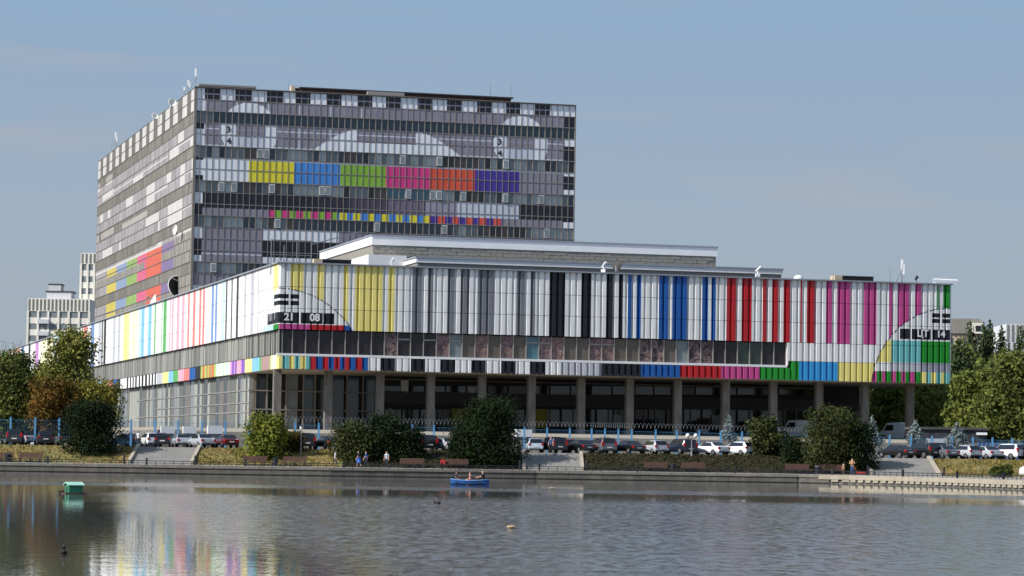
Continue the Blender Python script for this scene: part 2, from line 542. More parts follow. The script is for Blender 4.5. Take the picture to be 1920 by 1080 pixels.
# car park, far ground, terrace
gb = MB()
gx = [-4000, -900, -55, 0, 33, 60, 900, 4000]
for x0, x1 in zip(gx, gx[1:]):
    gb.face([(x0, slope0(x0) + 7.2, ZR), (x1, slope0(x1) + 7.2, ZR), (x1, 5000, ZR), (x0, 5000, ZR)])
gb.face([(-4000, -2000, -.3), (4000, -2000, -.3), (4000, -255, -.3), (-4000, -255, -.3)])
tag(gb.build('ground', M['asphalt']), kind='structure')
def UT(u, t, z=0):
    p = LC + FD * u + LD * t
    return Vector((p.x, p.y, z))
tb = MB()
e = [(-170, -11, ZT), (-24, -11, ZT), (-24, -16, ZT), (112, -16, ZT)]
for a, b in ((-16, 112),):
    tb.face([UT(-15, -16, ZT), UT(112, -16, ZT), UT(112, -2, 5.05), UT(-15, -2, 5.05)])
    tb.face([UT(-15, -2, 5.05), UT(112, -2, 5.05), UT(112, 46, 5.08), UT(-15, 46, 5.08)])
    tb.face([UT(-15, -16, ZR), UT(112, -16, ZR), UT(112, -16, ZT), UT(-15, -16, ZT)])
    tb.face([UT(112, -16, ZR), UT(112, 46, ZR), UT(112, 46, 5.08), UT(112, -2, 5.05), UT(112, -16, ZT)])
tb.face([UT(-15, -2, 5.05), UT(-15, 46, 5.08), UT(-15, 46, ZR), UT(-15, -16, ZR), UT(-15, -16, ZT)])
tag(tb.build('terrace', M['concrete_light']), kind='structure')
sb = MB()
for i in range(7):
    sb.box((-15 - .9 * (i + 1), -14 , ZR - .2), (-15 - .9 * i - .002, 30, ZR + (6 - i) * .33))
stp = sb.build('terrace_steps', M['concrete'])
stp.location = (LC.x, LC.y, 0); stp.rotation_euler = (0, 0, TH)
tag(stp, kind='structure')

# embankment wall: coping stones and wall blocks are single pieces
def walk(pts, step):
    out = []
    carry = 0.0
    for (x0, y0), (x1, y1) in zip(pts, pts[1:]):
        L = math.hypot(x1 - x0, y1 - y0)
        d = carry
        while d < L:
            out.append((x0 + (x1 - x0) * d / L, y0 + (y1 - y0) * d / L, math.atan2(y1 - y0, x1 - x0)))
            d += step
        carry = d - L
    return out
M['wall_shade'] = mat('shade_darkened_concrete', (100, 96, 90), .85, .5, 1.0, .4, 5, streak=(1, 1, .4))  # weaker sun on the left and middle wall put into darker concrete
wallb = MB()
for (x0, y0), (x1, y1) in zip(BANK, BANK[1:]):
    L = math.hypot(x1 - x0, y1 - y0); a = math.atan2(y1 - y0, x1 - x0)
    X = Matrix.Translation((x0, y0, 0)) @ Matrix.Rotation(a, 4, 'Z')
    wallb.box((0, .12, -1), (L, .5, .62), 0, X)
wall = wallb.build('embankment_wall', M['wall_shade'])
tag(wall, kind='structure')
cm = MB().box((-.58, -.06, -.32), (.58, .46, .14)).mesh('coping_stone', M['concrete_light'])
cmd = MB().box((-.58, -.06, -.14), (.58, .46, .14)).mesh('coping_stone', mat('shade_grey_coping', (122, 117, 108), .85, .35, .8, .3, 6))
pm = MB().box((-.582, .03, -.28), (.582, .16, .245)).mesh('wall_block', M['wall_shade'])
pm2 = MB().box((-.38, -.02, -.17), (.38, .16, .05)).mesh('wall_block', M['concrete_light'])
sub = [(-72, 288.3)] + BANK[3:13]
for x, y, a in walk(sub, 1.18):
    o = link('coping_stone', cm if x > 31.5 else cmd, wall, (x, y, .745), a)  # darker stones left of the bend carry the wall's shade in their colour
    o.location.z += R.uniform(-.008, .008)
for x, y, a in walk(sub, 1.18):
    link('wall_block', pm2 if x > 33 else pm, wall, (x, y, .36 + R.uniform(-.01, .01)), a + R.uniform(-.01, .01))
# low railing
rail = thing('lakeside_railing', 'low dark pipe railing running along the top of the pond wall', 'railing', (0, 0, 0))
posts = walk(sub, .92)
pr = MB().tube((0, 0, 0), (0, 0, .42), .032, n=6).mesh('railing_post', M['black_metal'])
pb = MB().box((-.09, -.09, 0), (.09, .09, .62)).box((-.11, -.11, .62), (.11, .11, .68)).mesh('railing_pier', M['black_metal'])
rb = MB(); rb2 = MB()
for i, (x, y, a) in enumerate(posts):
    nx, ny = -math.sin(a) * .3, math.cos(a) * .3
    big = i % 11 == 5
    link('railing_pier' if big else 'railing_post', pb if big else pr, rail, (x + nx, y + ny, .885), a)
    if i:
        rb.tube((px, py, .885 + .40), (x + nx, y + ny, .885 + .40), .035, n=6)
        rb2.tube((px, py, .885 + .18), (x + nx, y + ny, .885 + .18), .025, n=6)
    px, py = x + nx, y + ny
rb.build('top_rail', M['black_metal'], rail)
rb2.build('lower_rail', M['black_metal'], rail)

# staircases down the bank
def staircase(x0, x1, label):
    t = thing('staircase', label, 'stairs', ((x0 + x1) / 2, slope0((x0 + x1) / 2), ZP), 0, 'concrete stairs from the car park to the lake walk')
    w = (x1 - x0) / 2
    n = 12
    sm = MB().box((-w, 0, -.5), (w, .66, .15)).mesh('step', mat('stair_concrete', (150, 148, 144), .85, .2, .8))
    for i in range(n):
        link('step', sm, t, (0, .1 + i * .62, i * .15 - .15 + .15))
    for s in (-1, 1):
        k = MB()
        xx = s * (w + .17)
        k.prism([(-.2, -.2), (-.2, .32), (7.6, 2.1), (8.2, 2.1), (8.2, -.2)], xx - .17, xx + .17, axis='x')
        k.build('side_kerb', M['concrete_light'], t)
    for s in (-1, 1):
        MB().tube((s * (w + .6), -.1, -.1), (s * (w + .6), -.1, .85), .11, n=8).ball((s * (w + .6), -.1, .85), .13, 8, 5).build('bollard', M['black_metal'], t)
staircase(-39.5, -33.3, 'grey concrete stairs on the left by the dark round bush')
staircase(1.7, 7.5, 'grey concrete stairs beside the biggest dark bush in the middle')
staircase(38.3, 45.1, 'pale concrete stairs on the right near the two shrubs on dry grass')

# ------------------------------------------------------------------ low media building
ROOF, J1, J2, WT, WB, JR, BOT = 25.17, 22.35, 19.71, 17.157, 14.07, 14.79, 12.349
LEN, PANE = 88.35, 1.63720
RIB = LEN / 108
bld = thing('media_building', 'long low building with colour bar stripes over a dark open ground floor', 'building', (LC.x, LC.y, 0), TH)
def stripes(s, conv):
    out = []
    for item in s.split():
        c, x = item.split(':')
        out.append((conv(float(x)), ALIAS[c]))
    return out
ALIAS = dict(w='white', k='black', g='grey', G='lightgrey', y='yellow', b='blue', r='red', m='magenta', n='green', s='sky', t='teal', v='silver', p='pink', R='lightred',
             a='tan', o='orange', l='lime', i='mint', c='cream', P='paleyellow', u='violet', L='lilac', S='palesky', B='paleblue', N='navy', d='dark', e='mauve', Y='yellowdeep')
fu = lambda x: hitf(x, 560)[0]
fl = lambda x: hitf(x, 692)[0]
TOPS = stripes('w:544 y:568.5 w:594 y:607.5 w:643.5 y:653 w:665 y:717.5 w:727.5 y:740 w:772.5 g:790.7 w:802 g:812 w:839 g:852 w:863.5 g:880 w:895.5 g:925.5 w:968 g:984.5 w:994.5 g:1003.5 w:1030 k:1059.5 '
 'w:1090 k:1108.5 w:1136.7 k:1150.5 w:1160 k:1168 w:1177 b:1185.5 w:1193.5 b:1202 w:1235.5 b:1254 w:1260.7 b:1290 w:1316.7 b:1327.8 w:1335 b:1342 w:1362.7 r:1381.8 w:1391 r:1409.8 w:1430 r:1439 w:1448 r:1460 '
 'w:1469.3 r:1481.8 w:1500.7 r:1504 w:1513 r:1529.5 w:1549 m:1560.3 w:1569.6 m:1595.7 w:1620.3 m:1643.4 w:1667 m:1674.4 w:1685.6 m:1705.7 w:1716.6 m:1728.8 w:1756.6 n:1760 w:1768.7 n:1800', fu)
LOWS = stripes('y:529 t:542 y:552 t:561.5 y:572.5 t:583 r:592 b:605 r:615.5 b:626 r:636.5 b:646.5 r:656.5 b:667 r:678.5 b:690 w:713 k:740.5 w:770 k:797 w:826.5 k:854 w:883.5 k:910.7 w:939.5 k:966.8 w:995 k:1022.7 w:1051 '
 'G:1127.8 k:1202 b:1276.7 r:1352 m:1425.5 n:1498 s:1572 y:1660', fl)
RBAND = stripes('y:1673 t:1727.7 n:1800', fl)
RBOT = stripes('m:1644 n:1653.5 m:1662 n:1672 m:1680 n:1689.5 m:1697.5 n:1707 m:1717 n:1728 y:1737 t:1745.5 y:1755.5 t:1764 y:1772.5 t:1800', fl)
MSTR = stripes('m:581.7 r:647.5 b:700', fu)
def pick(lst, u):
    for e_, c in lst:
        if u < e_:
            return c
    return lst[-1][1]
CR, CZ = 11.1, 11.05
def zat(x, y):
    return hitf(x, y)[1]
BARZ = [(zat(540, 560), zat(540, 551.9)), (zat(540, 571.7), zat(540, 563.3))]
BOXZ = (zat(560, 606.5), zat(560, 585.5))
MSZ = zat(580, 608.3)
BARS = [(-9, fu(541.5)), (fu(544.5), fu(561))]
BOXS = [(-9, fu(562)), (fu(564.7), fu(605.8)), (fu(607.5), fu(627.5))]
RBARZ = [(zat(1765, 596), zat(1765, 588)), (zat(1765, 606), zat(1765, 598))]
RBOXZ = (zat(1740, 636.7), zat(1740, 618))
RBARS = [(fu(1747.8), fu(1763.6)), (fu(1766.6), 99)]
RBOXS = [(fl(1686.7) , fl(1706.9)), (fl(1708.9), fl(1744.8)), (fl(1747.8), 99)]
RB_T, RB_B = zat(1740, 639), zat(1740, 680)
RG_B = zat(1740, 698.5)
LOWTOP = 14.2
ENDW = .2331 + 40 * PANE
def inl(u, z):
    return math.hypot(max(u, 0), z - CZ) < CR
def inr(u, z):
    return math.hypot(LEN - u, z - CZ) < CR
def front_color(u, z):
    if z > WT:
        if inl(u, z):
            for z0, z1 in BARZ:
                if z0 < z < z1 and any(a < u < b for a, b in BARS): return 'black'
            if BOXZ[0] < z < BOXZ[1] and any(a < u < b for a, b in BOXS): return 'black'
            if z < MSZ: return pick(MSTR, u)
            return 'white'
        if inr(u, z):
            for z0, z1 in RBARZ:
                if z0 < z < z1 and any(a < u < b for a, b in RBARS): return 'black'
            if RBOXZ[0] < z < RBOXZ[1] and any(a < u < b for a, b in RBOXS): return 'black'
            if z < RB_T: return pick(RBAND, u)
            return 'white'
        return pick(TOPS, u)
    if inr(u, z):
        for z0, z1 in ((RBOXZ[0], RBOXZ[1]),):
            if z0 < z < z1 and any(a < u < b for a, b in RBOXS): return 'black'
        if z > RB_T: return 'white'
        if z > RB_B: return pick(RBAND, u)
        if z > RG_B: return 'white' if LEN - u > 8.5 else 'lightgrey' if LEN - u > 4.2 else 'silver'
        return pick(RBOT, u)
    if u > ENDW:
        return 'white' if z > JR else pick(LOWS, u)
    return pick(LOWS, u)
PROF = [(0.0, 0.30), (.10, .30), (.24, 0.0), (.82, 0.0), (1.0, .30)]      # one trapezoid rib, t = depth behind the face
def prof_t(x):
    x -= math.floor(x)
    for (a, ta), (b, tb_) in zip(PROF, PROF[1:]):
        if x <= b:
            return ta + (tb_ - ta) * (x - a) / (b - a)
    return PROF[-1][1]
def ubreaks(u0, u1, rib, lists, phase=0.0, res=None):
    s = {u0, u1}
    k0 = math.floor(u0 / rib) - 1
    for k in range(k0, int(u1 / rib) + 2):
        for f_, _ in PROF[:-1]:
            u = (k + f_) * rib
            if u0 < u < u1: s.add(u)
    for l_ in lists:
        for e_ in l_:
            if u0 < e_ < u1: s.add(e_)
    if res:
        u = u0
        while u < u1:
            s.add(u); u += res
    s = sorted(s)
    o = [s[0]]
    for v in s[1:]:
        if v - o[-1] > .012: o.append(v)
    o[-1] = u1
    return o
def clad(mb, u0, u1, z0, z1, color, lists, midx, left=False, rib=RIB, zs=.09, res=None, gap=.022):
    br = ubreaks(u0, u1, rib, lists, res=res)
    dz0, dz1 = z0 + gap, z1 - gap
    for a, b in zip(br, br[1:]):
        c = (a + b) / 2
        n = max(1, int(round((dz1 - dz0) / zs)))
        zz = [dz0 + (dz1 - dz0) * i / n for i in range(n + 1)]
        cols = [color(c, (zz[i] + zz[i + 1]) / 2) for i in range(n)]
        i = 0
        ta, tb2 = prof_t(a / rib + 1e-6), prof_t(b / rib - 1e-6)
        while i < n:
            j = i
            while j < n and cols[j] == cols[i]: j += 1
            if left:
                P = [(tb2, b, zz[i]), (ta, a, zz[i]), (ta, a, zz[j]), (tb2, b, zz[j])]
            else:
                P = [(a, ta, zz[i]), (b, tb2, zz[i]), (b, tb2, zz[j]), (a, ta, zz[j])]
            mb.face(P, midx(cols[i]))
            i = j
class Pal:
    def __init__(s): s.n = []
    def __call__(s, c):
        if c not in s.n: s.n.append(c)
        return s.n.index(c)
    def mats(s): return [paint(c) for c in s.n]
EDGE = [fu(x) for x in (541.5, 544.5, 561, 562, 564.7, 605.8, 607.5, 627.5, 1747.8, 1763.6, 1766.6)]
EDGL = [fl(x) for x in (1686.7, 1706.9, 1708.9, 1744.8, 1747.8)]
LT = [e_ for e_, _ in TOPS] ; LL = [e_ for e_, _ in LOWS]
LRr = [e_ for e_, _ in RBAND + RBOT]; LMs = [e_ for e_, _ in MSTR]
cells = []
for k in range(108):
    ua, ub = k * RIB, (k + 1) * RIB
    for z0, z1 in ((J1, ROOF), (J2, J1), (WT, J2)):
        cells.append((ua, ub, z0, z1, [LT, EDGE, LMs, LRr, EDGL]))
    if ub > ENDW - .3:
        cells.append((max(ua, ENDW + .05), ub, JR, WT, [LRr, EDGL]))
        cells.append((ua, ub, BOT, JR - .0, [LL, LRr]) if ua > ENDW else (ua, ub, BOT, LOWTOP - .25, [LL]))
    else:
        cells.append((ua, ub, BOT, LOWTOP - .25, [LL, LRr]))
cells.sort(key=lambda c: -(c[1] - c[0]) * (c[3] - c[2]) / (340 + c[0] * .264) ** 2)
rest, rpal = MB(), Pal()
for i, (ua, ub, z0, z1, ls) in enumerate(cells):
    near = min(abs(math.hypot(max(u, 0), z - CZ) - CR) for u in (ua, ub) for z in (z0, z1)) < 3 or min(abs(math.hypot(LEN - u, z - CZ) - CR) for u in (ua, ub) for z in (z0, z1)) < 3
    if i < 300:
        b, pal = MB(), Pal()
        clad(b, ua, ub, z0, z1, front_color, ls, pal, res=.1 if near else None)
        b.build('cladding_panel', pal.mats(), bld).location.y = R.uniform(-.012, .012)
    else:
        clad(rest, ua, ub, z0, z1, front_color, ls, rpal, res=.1 if near else None)
tag(rest.build('cladding_panel', rpal.mats(), bld), kind='stuff')
# arc outlines of the two test card circles, following the ribs
arc = MB()
def arcstrip(fu_, th0, th1):
    n = 90
    for i in range(n):
        pts = []
        for th in (th0 + (th1 - th0) * i / n, th0 + (th1 - th0) * (i + 1) / n):
            for rr in (CR + .05, CR - .06):
                u, z = fu_(rr * math.cos(th)), CZ + rr * math.sin(th)
                pts.append((u, prof_t(u / RIB) - .02, z))
        z_ = [p_[2] for p_ in pts]
        if max(z_) > WT - .02 or fu_(5) > 50:
            if min(z_) > BOT + .02:
                arc.face([pts[0], pts[1], pts[3], pts[2]])
arcstrip(lambda d: d, .03, PI / 2)
arcstrip(lambda d: LEN - d, .03, PI / 2)
arc.build('circle_outline', paint('black'), bld)
lettering('21', 1.25, bld, *[hitf(542, 594.5)[0], -.05, hitf(542, 594.5)[1]], paint('white'))
lettering('08', 1.25, bld, *[hitf(590, 596)[0], -.05, hitf(590, 596)[1]], paint('white'))
lettering('ЦТ', 1.2, bld, *[hitf(1730, 626)[0], -.05, hitf(1730, 626)[1]], paint('white'))
lettering('14', 1.2, bld, *[hitf(1764, 627)[0], -.05, hitf(1764, 627)[1]], paint('white'))
# left facade
LL_T = lambda x: hitl(x, (493 + .3277 * (522 - x) + 616.5 + .2006 * (522 - x)) / 2)[0]
LL_B = lambda x: hitl(x, 692 + .131 * (521 - x) - 14)[0]
ALIAS.update(y='lit_yellow', n='lit_green', s='lit_sky', p='lit_pink', R='lit_red', B='lit_blue')  # paler side paints: sun glare and fading both put into the colour
LTOP = stripes('w:521 y:512 w:476 G:469.5 w:460 G:456 w:447 d:443 w:435.5 k:432.4 w:425.5 d:423 w:421 S:414.4 w:406.5 B:403 w:400.5 B:396.5 w:383.5 R:380 w:377 R:373.4 w:366 R:361.5 w:354.5 R:351 w:345.5 p:340.8 w:336 p:331.5 w:325.3 '
 'p:322.3 w:319.5 p:317.5 w:311.6 n:306.2 w:304 n:302 w:291.7 n:289.3 w:283.7 s:278.3 S:276 w:270.3 s:265 S:259 w:257.8 P:249 P:246 w:243 c:240 y:231.5 w:225 G:221 w:216 G:211 w:198.2 k:194.5 w:193 d:191 G:184 w:176.4 B:170.3 w:162.5 R:155.5 w:152 '
 'w:130 b:127 w:110 S:100 P:95 P:76 w:72 L:66 w:56.5 k:53 w:45 B:40 w:36 R:33 w:31 p:28 w:26 p:23 w:21 p:18 w:16 p:13 w:10 n:4 w:-4 n:-9 w:-40 y:-70', LL_T)
LBOT = stripes('P:508 l:505 e:489.6 n:486.2 s:472.5 y:457.8 u:453 L:449.5 p:444 u:441 L:438 u:435 L:433 p:430 w:427 i:423.5 P:420 i:417 P:413.5 i:410 P:407 i:404.7 l:401.2 o:397 a:394 o:392 l:389 a:386 l:383.5 o:379 l:375.4 k:365.4 b:354.8 R:344.7 p:334 n:324 s:315.8 '
 'y:304.5 G:294 w:292.3 k:289.7 w:287.2 k:284.3 w:281.2 k:278 w:275 k:271.8 w:269 k:265.5 w:262.2 k:259.6 w:256.6 k:253.5 w:250.8 k:248.6 w:245.8 k:243.6 w:240.6 k:237.3 w:225.2 k:219 b:211.5 R:203.5 p:199.3 w:197.7 n:191 s:186 w:150 y:120 b:90 w:40 r:0', LL_B)
LEND = 380.0
BOXL = (0, hitl(501.7, 596)[0])
BARL = (0, hitl(513.8, 560)[0])
def left_color(t, z):
    if z > WT:
        if math.hypot(t * .9, z - CZ) < CR and z > WT:
            for z0, z1 in BARZ:
                if z0 < z < z1 and t < BARL[1]: return 'black'
            if BOXZ[0] < z < BOXZ[1] and t < BOXL[1]:
                return 'black' if not (BOXL[1] * .55 < t < BOXL[1] * .9 and z > BOXZ[0] + .35 * (BOXZ[1] - BOXZ[0])) else 'grey'
            if z < MSZ: return 'green' if t < hitl(512, 612)[0] else 'palesky'
            return 'white'
        return pick(LTOP, t)
    return pick(LBOT, t)
lf, lpal = MB(), Pal()
eT, eB = [e_ for e_, _ in LTOP], [e_ for e_, _ in LBOT]
for z0, z1 in ((J1, ROOF), (J2, J1), (WT, J2)):
    clad(lf, 0, 14, z0, z1, left_color, [eT, [BOXL[1], BARL[1], BOXL[1] * .55, BOXL[1] * .9]], lpal, left=True, res=.2)
    clad(lf, 14, LEND, z0, z1, left_color, [eT], lpal, left=True, zs=9, rib=RIB * 2)
clad(lf, 0, LEND, BOT, LOWTOP - .1, left_color, [eB], lpal, left=True, zs=9, rib=RIB * 2)
tag(lf.build('cladding_panel', lpal.mats(), bld), label='sunlit striped cladding along the long side of the building', kind='stuff')
lettering('1', 1.2, bld, -.05, hitl(516, 593)[0], hitl(516, 593)[1], paint('white'), left=True)
# grey fin band between the two striped bands on the left side
fb = MB()
fb.box((.55, .3, LOWTOP), (.7, LEND, WT - .02), 0)
t = .5
while t < LEND:
    d = R.uniform(.3, .5) if t < 24 else R.uniform(.6, 2.2)
    fb.box((.42 + R.uniform(-.03, .05), t, LOWTOP + .02), (.549, t + d - .05, WT - .05), R.choice((0, 1, 1, 2, 3) if t < 24 else (0, 1, 3)))
    t += d
tag(fb.build('grey_boards', [M['grey_fin'], mat('weathered_board', (150, 150, 144), .8, .4, .6, streak=(2, 2, .2)), mat('dark_board', (78, 78, 72), .8, .4, .6, streak=(2, 2, .2)), mat('mid_board', (116, 117, 112), .8, .4, .6, streak=(2, 2, .2))], bld), kind='stuff')
# core volume, roof, parapet copings, soffit
MB().box((.8, .8, BOT + .25), (LEN - .25, 60, ROOF - .5)).box((.8, 60, BOT + .25), (60, LEND, ROOF - .5)).build('building_core', M['dark_wall'], bld)
MB().box((-.25, -.25, ROOF + .002), (LEN + .2, .55, ROOF + .16)).build('parapet_coping', M['coping'], bld)
MB().box((-.25, .552, ROOF + .002), (.5, LEND, ROOF + .16)).build('parapet_coping', M['coping'], bld)
MB().box((LEN - .24, .05, BOT + .02), (LEN, 50, ROOF - .02)).build('end_wall', paint('white'), bld)
MB().box((.25, .25, BOT - .06), (LEN - .05, 23.2, BOT + .2)).build('soffit', M['soffit'], bld)
MB().box((.5, 23.2, BOT - .06), (20, LEND, BOT + .2)).build('soffit', M['soffit'], bld)
MB().box((.8, .9, ROOF - .48), (LEN - .4, 60, ROOF - .3)).box((.8, 60, ROOF - .48), (60, LEND, ROOF - .3)).build('flat_roof', M['roof'], bld)
# ribbon windows
kinds = 'ddddddddqdpdbfpcbpcqqTqqffcpbbfffbffddgggg'
kinds = ['dark'] * 8 + ['p3', 'dark', 'dark', 'dark', 'p1', 'curtain2', 'beige', 'p2', 'beige', 'p1', 'beige', 'teal', 'p1', 'p2', 'beige', 'beige', 'p1', 'p2', 'beige', 'beige', 'p3', 'p3', 'beige', 'curtain2', 'p3', 'p3', 'dark', 'brownish', 'green', 'green', 'brownish', 'brownish']
kinds = [('brownish' if k == 'dark' else k) for k in kinds]
MB().box((.3, .62, LOWTOP + .1), (ENDW - .05, .8, WT - .02)).build('window_back_wall', M['dark_wall'], bld)
wm = MB().box((.04, 0, 0), (PANE - .04, .05, WT - .1 - LOWTOP - .12)).mesh('window_pane', G['dark'])
for i in range(40):
    o = link('window_pane', wm.copy(), bld, (.2331 + i * PANE, .42 + R.uniform(-.01, .01), LOWTOP + .1))
    o.data.materials[0] = G[kinds[i]]
mm = MB().box((-.055, .27, LOWTOP + .06), (.055, .5, WT - .03)).mesh('mullion', M['alu'])
for i in range(41):
    link('mullion', mm, bld, (.2331 + i * PANE, 0, 0))
MB().box((0, .05, LOWTOP - .24), (ENDW + .1, .6, LOWTOP + .055)).build('window_sill', M['fascia'], bld)
MB().box((ENDW + .06, .02, LOWTOP + .056), (ENDW + .22, .6, WT)).build('window_frame', M['fascia'], bld)
tr = MB().box((.06, .36, WT - .95), (PANE - .06, .47, WT - .78)).mesh('transom', M['alu'])
for i in (9, 11, 13, 19, 20, 24, 25, 29, 36, 37):
    if i > 26: continue
    link('transom', tr, bld, (.2331 + i * PANE, 0, 0))
# ground floor
colm = MB()
colm.box((-.46, -.46, 0), (.46, .46, BOT - 5.1 + .05))
cmesh = colm.mesh('column', mat('column_stone', (116, 112, 106), .8, .5, 1.5, .3, 6, streak=(1, 1, .3)))
for x in (519, 615, 712, 807, 903, 996, 1089, 1180, 1270, 1360, 1449, 1535, 1621, 1706):
    link('column', cmesh, bld, (hitf(x, 745, LC, 2.6)[0], 2.6, 5.02))
gw = MB()
UE = hitf(1614, 760, LC, 22)[0]
gw.box((.9, 22.4, 5), (UE, 23, BOT - .07))
gw.box((UE - .6, 23, 5), (UE, 50, BOT - .07))
gw.build('recessed_wall', M['dark_wall'], bld)
def gband(x0, x1, y0, y1, m, name, t=22.3, d=.12):
    u0, u1 = hitf(x0, y0, LC, t)[0], hitf(x1, y0, LC, t)[0]
    z1_, z0_ = hitf((x0 + x1) / 2, y0, LC, t)[1], hitf((x0 + x1) / 2, y1, LC, t)[1]
    return MB().box((u0, t, z0_), (u1, t + d, z1_)).build(name, m, bld)
gband(716, 1530, 741, 764, M['spandrel'], 'spandrel', 22.1, .28)
gband(716, 1530, 718, 721, M['concrete'], 'ceiling_beam', 21.6, .3)
x = 720
while x < 1530:
    gband(x, x + 36, 724, 740, R.choice([G['dark'], G['blue'], G['dark'], G['brownish']]), 'clerestory_window', 22.25)
    x += 39
x = 722
while x < 1585:
    gband(x, x + 30, 768, 800, R.choice([G['green'], G['dark'], G['dark'], G['brownish'], G['green'], G['blue']]), 'ground_floor_window', 22.25)  # green panes carry the greenish reflections of the lower glass in their colour
    x += 33
gband(1002, 1026, 767, 803, M['yellow_sheet'], 'yellow_panel', 22.0, .2)
gband(848, 905, 766, 800, M['yellow_sheet'], 'yellow_panel', 22.02, .2)
gband(752, 766, 713, 738, M['fascia'], 'pale_panel', 22.1, .1)
gband(880, 888, 728, 739, M['fascia'], 'pale_panel', 22.1, .1)
for x in [745 + 22 * j for j in range(36)]:
    gband(x, x + 1.6, 767, 801, M['alu_grey'], 'glazing_bar', 22.05, .15)
for x in (795, 985, 1150, 1335, 1430):
    gband(x, x + 15, 778, 803, G['curtain2'], 'entrance_door', 21.98, .1)
for x in (478, 500, 536, 568, 590, 622, 650, 680, 706):
    gband(x, x + 3, 700, 806, M['alu_grey'], 'glazing_bar', 22.0, .2)
for y in (733, 768):
    gband(466, 712, y, y + 2.5, M['alu_grey'], 'glazing_rail', 21.95, .2)
for x in (468, 481, 504, 539, 571, 593, 625, 653, 683):
    gband(x, x + 20, 702, 803, R.choice([G['dark'], G['green'], G['curtain2'], G['blue']]), 'lobby_window', 22.2, .15)
# glazed left side of the ground floor
lw = MB()
lw.box((.9, 22, 4.2), (1.3, LEND, BOT - .08))
lw.build('side_wall', mat('grubby_pale_curtain', (150, 146, 132), .7, .6, 1.1, streak=(1, 1.4, .12)), bld)
fm = MB().box((.82, 0, 4.2), (.9, .14, BOT - .08)).mesh('wall_fin', M['alu'])
cur_ = [mat('pale_drawn_curtain', (158, 161, 152), .7, .4, 1.1, streak=(1, 1.4, .12)), mat('darker_curtain', (102, 106, 102), .7, .4, 1.1, streak=(1, 1.4, .12)), G['curtain2'], G['dark'], G['beige']]  # pale and darker curtain tones, dealt at random by bay
cm_ = {}
for w_ in (1.2, 2.0, 3.1):
    for j_ in range(5):
        cm_[w_, j_] = MB().box((.84, .14, 4.25), (.895, w_, BOT - .1)).mesh('side_window', cur_[j_])
t = 22.0
nb_ = 0
while t < 240:
    w_ = R.choice((1.2, 2.0, 3.1)) if t < 120 else 3.1
    link('wall_fin', fm, bld, (0, t, 0))
    link('side_window', cm_[w_, R.choice((0, 0, 1, 1, 2, 2, 3, 3, 4)) if t > 25 else 0], bld, (0, t, 0))
    t += w_ + .005
for z in (10.1, 7.3, 8.5):
    MB().box((.74, 22, z), (.815, 130 if z != 8.5 else 110, z + .13)).build('wall_rail', M['alu'], bld)
# roof storeys
def roofblock(u0, u1, t0, t1, z0, z1, fas, over=.16):
    MB().box((u0, t0, z0), (u1, t1, z1 - fas)).build('roof_storey', M['granite'], bld)
    MB().box((u0 - over, t0 - over, z1 - fas), (u1 + over, t1, z1 - .2)).build('roof_fascia', M['fascia'], bld)
    MB().box((u0 - over - .1, t0 - over - .1, z1 - .198), (u1 + over + .1, t1, z1)).build('roof_edge', M['coping'], bld)
roofblock(16.0, 63.1, 20, 54, ROOF - .4, 30.62, 1.35)
roofblock(19.1, 67.9, 8, 19.4, ROOF - .4, 27.1, .75)
stone = MB().box((-.76, 0, 0), (.76, .06, .42)).mesh('stone_block', M['granite'])
for r_ in range(6):
    n_ = 0
    u = 16.9 + (.8 if r_ % 2 else 0)
    while u < 62.3:
        o = link('stone_block', stone, bld, (u, 19.94 - R.uniform(0, .04), 25.9 + .52 + r_ * .46))
        u += 1.58
bc = MB()
cu, cz = hitf(691, 477, LC, 15)
bc.box((cu, 15, ROOF - .4), (cu + 5, 19.9, cz))
bc.box((cu, 20, ROOF - .4), (cu + .6, 34, cz))
bc.build('white_plant_room', M['fascia'], bld)

# ------------------------------------------------------------------ office tower
TK = 1.14            # the tower stands well behind the low building
RH, TZ = 1.55152, 50.671
TW, TL_, NP = 53.016, 105.1, 62
PW = TW / NP
twr = thing('office_tower', 'tall slab tower with black and white checks and a rainbow test card print', 'building', (TC.x * TK, TC.y * TK, H * (1 - TK)), TH)
twr.scale = (TK, TK, TK)
Ux = lambda x, y=300: hitf(x, y, TC)[0]
def ZR_(k): return TZ - k * RH
NROW = 20
WINROWS = (2, 5, 8, 11, 15, 18)
c1u, c1z = hitf(468, 246, TC); c2u, c2z = hitf(977, 270, TC); c3u, c3z = hitf(724, 451, TC)
C1R = 3.86; C3R = 217 * 380 / FPX
blk = [Ux(x, 190) for x in (384, 442, 500.8, 554, 613, 669.5, 723.8, 782.5, 838, 894.5, 949, 1004.5)]
e0, e1 = Ux(381), Ux(1058)
b67 = [(Ux(467), 't_white'), (Ux(551), 't_yellow'), (Ux(639), 't_blue'), (Ux(724.5), 't_green'), (Ux(806), 't_pink'), (Ux(892), 't_orange'), (Ux(975), 't_purple'), (99, 't_grey')]
g9 = [(Ux(600), 't_black'), (Ux(660), 't_g1'), (Ux(730), 't_g2'), (Ux(800), 't_g3'), (Ux(860), 't_g4'), (Ux(974), 't_g5'), (99, 't_black')]
sq0, sq1, sq2, sq3 = Ux(502, 400), Ux(632, 400), Ux(806, 410), Ux(941, 415)
w12a, w12b = Ux(492, 440), Ux(637, 440)
g3 = [(Ux(441), Ux(495)), (Ux(950), Ux(1001))]
gm = (Ux(668), Ux(779))
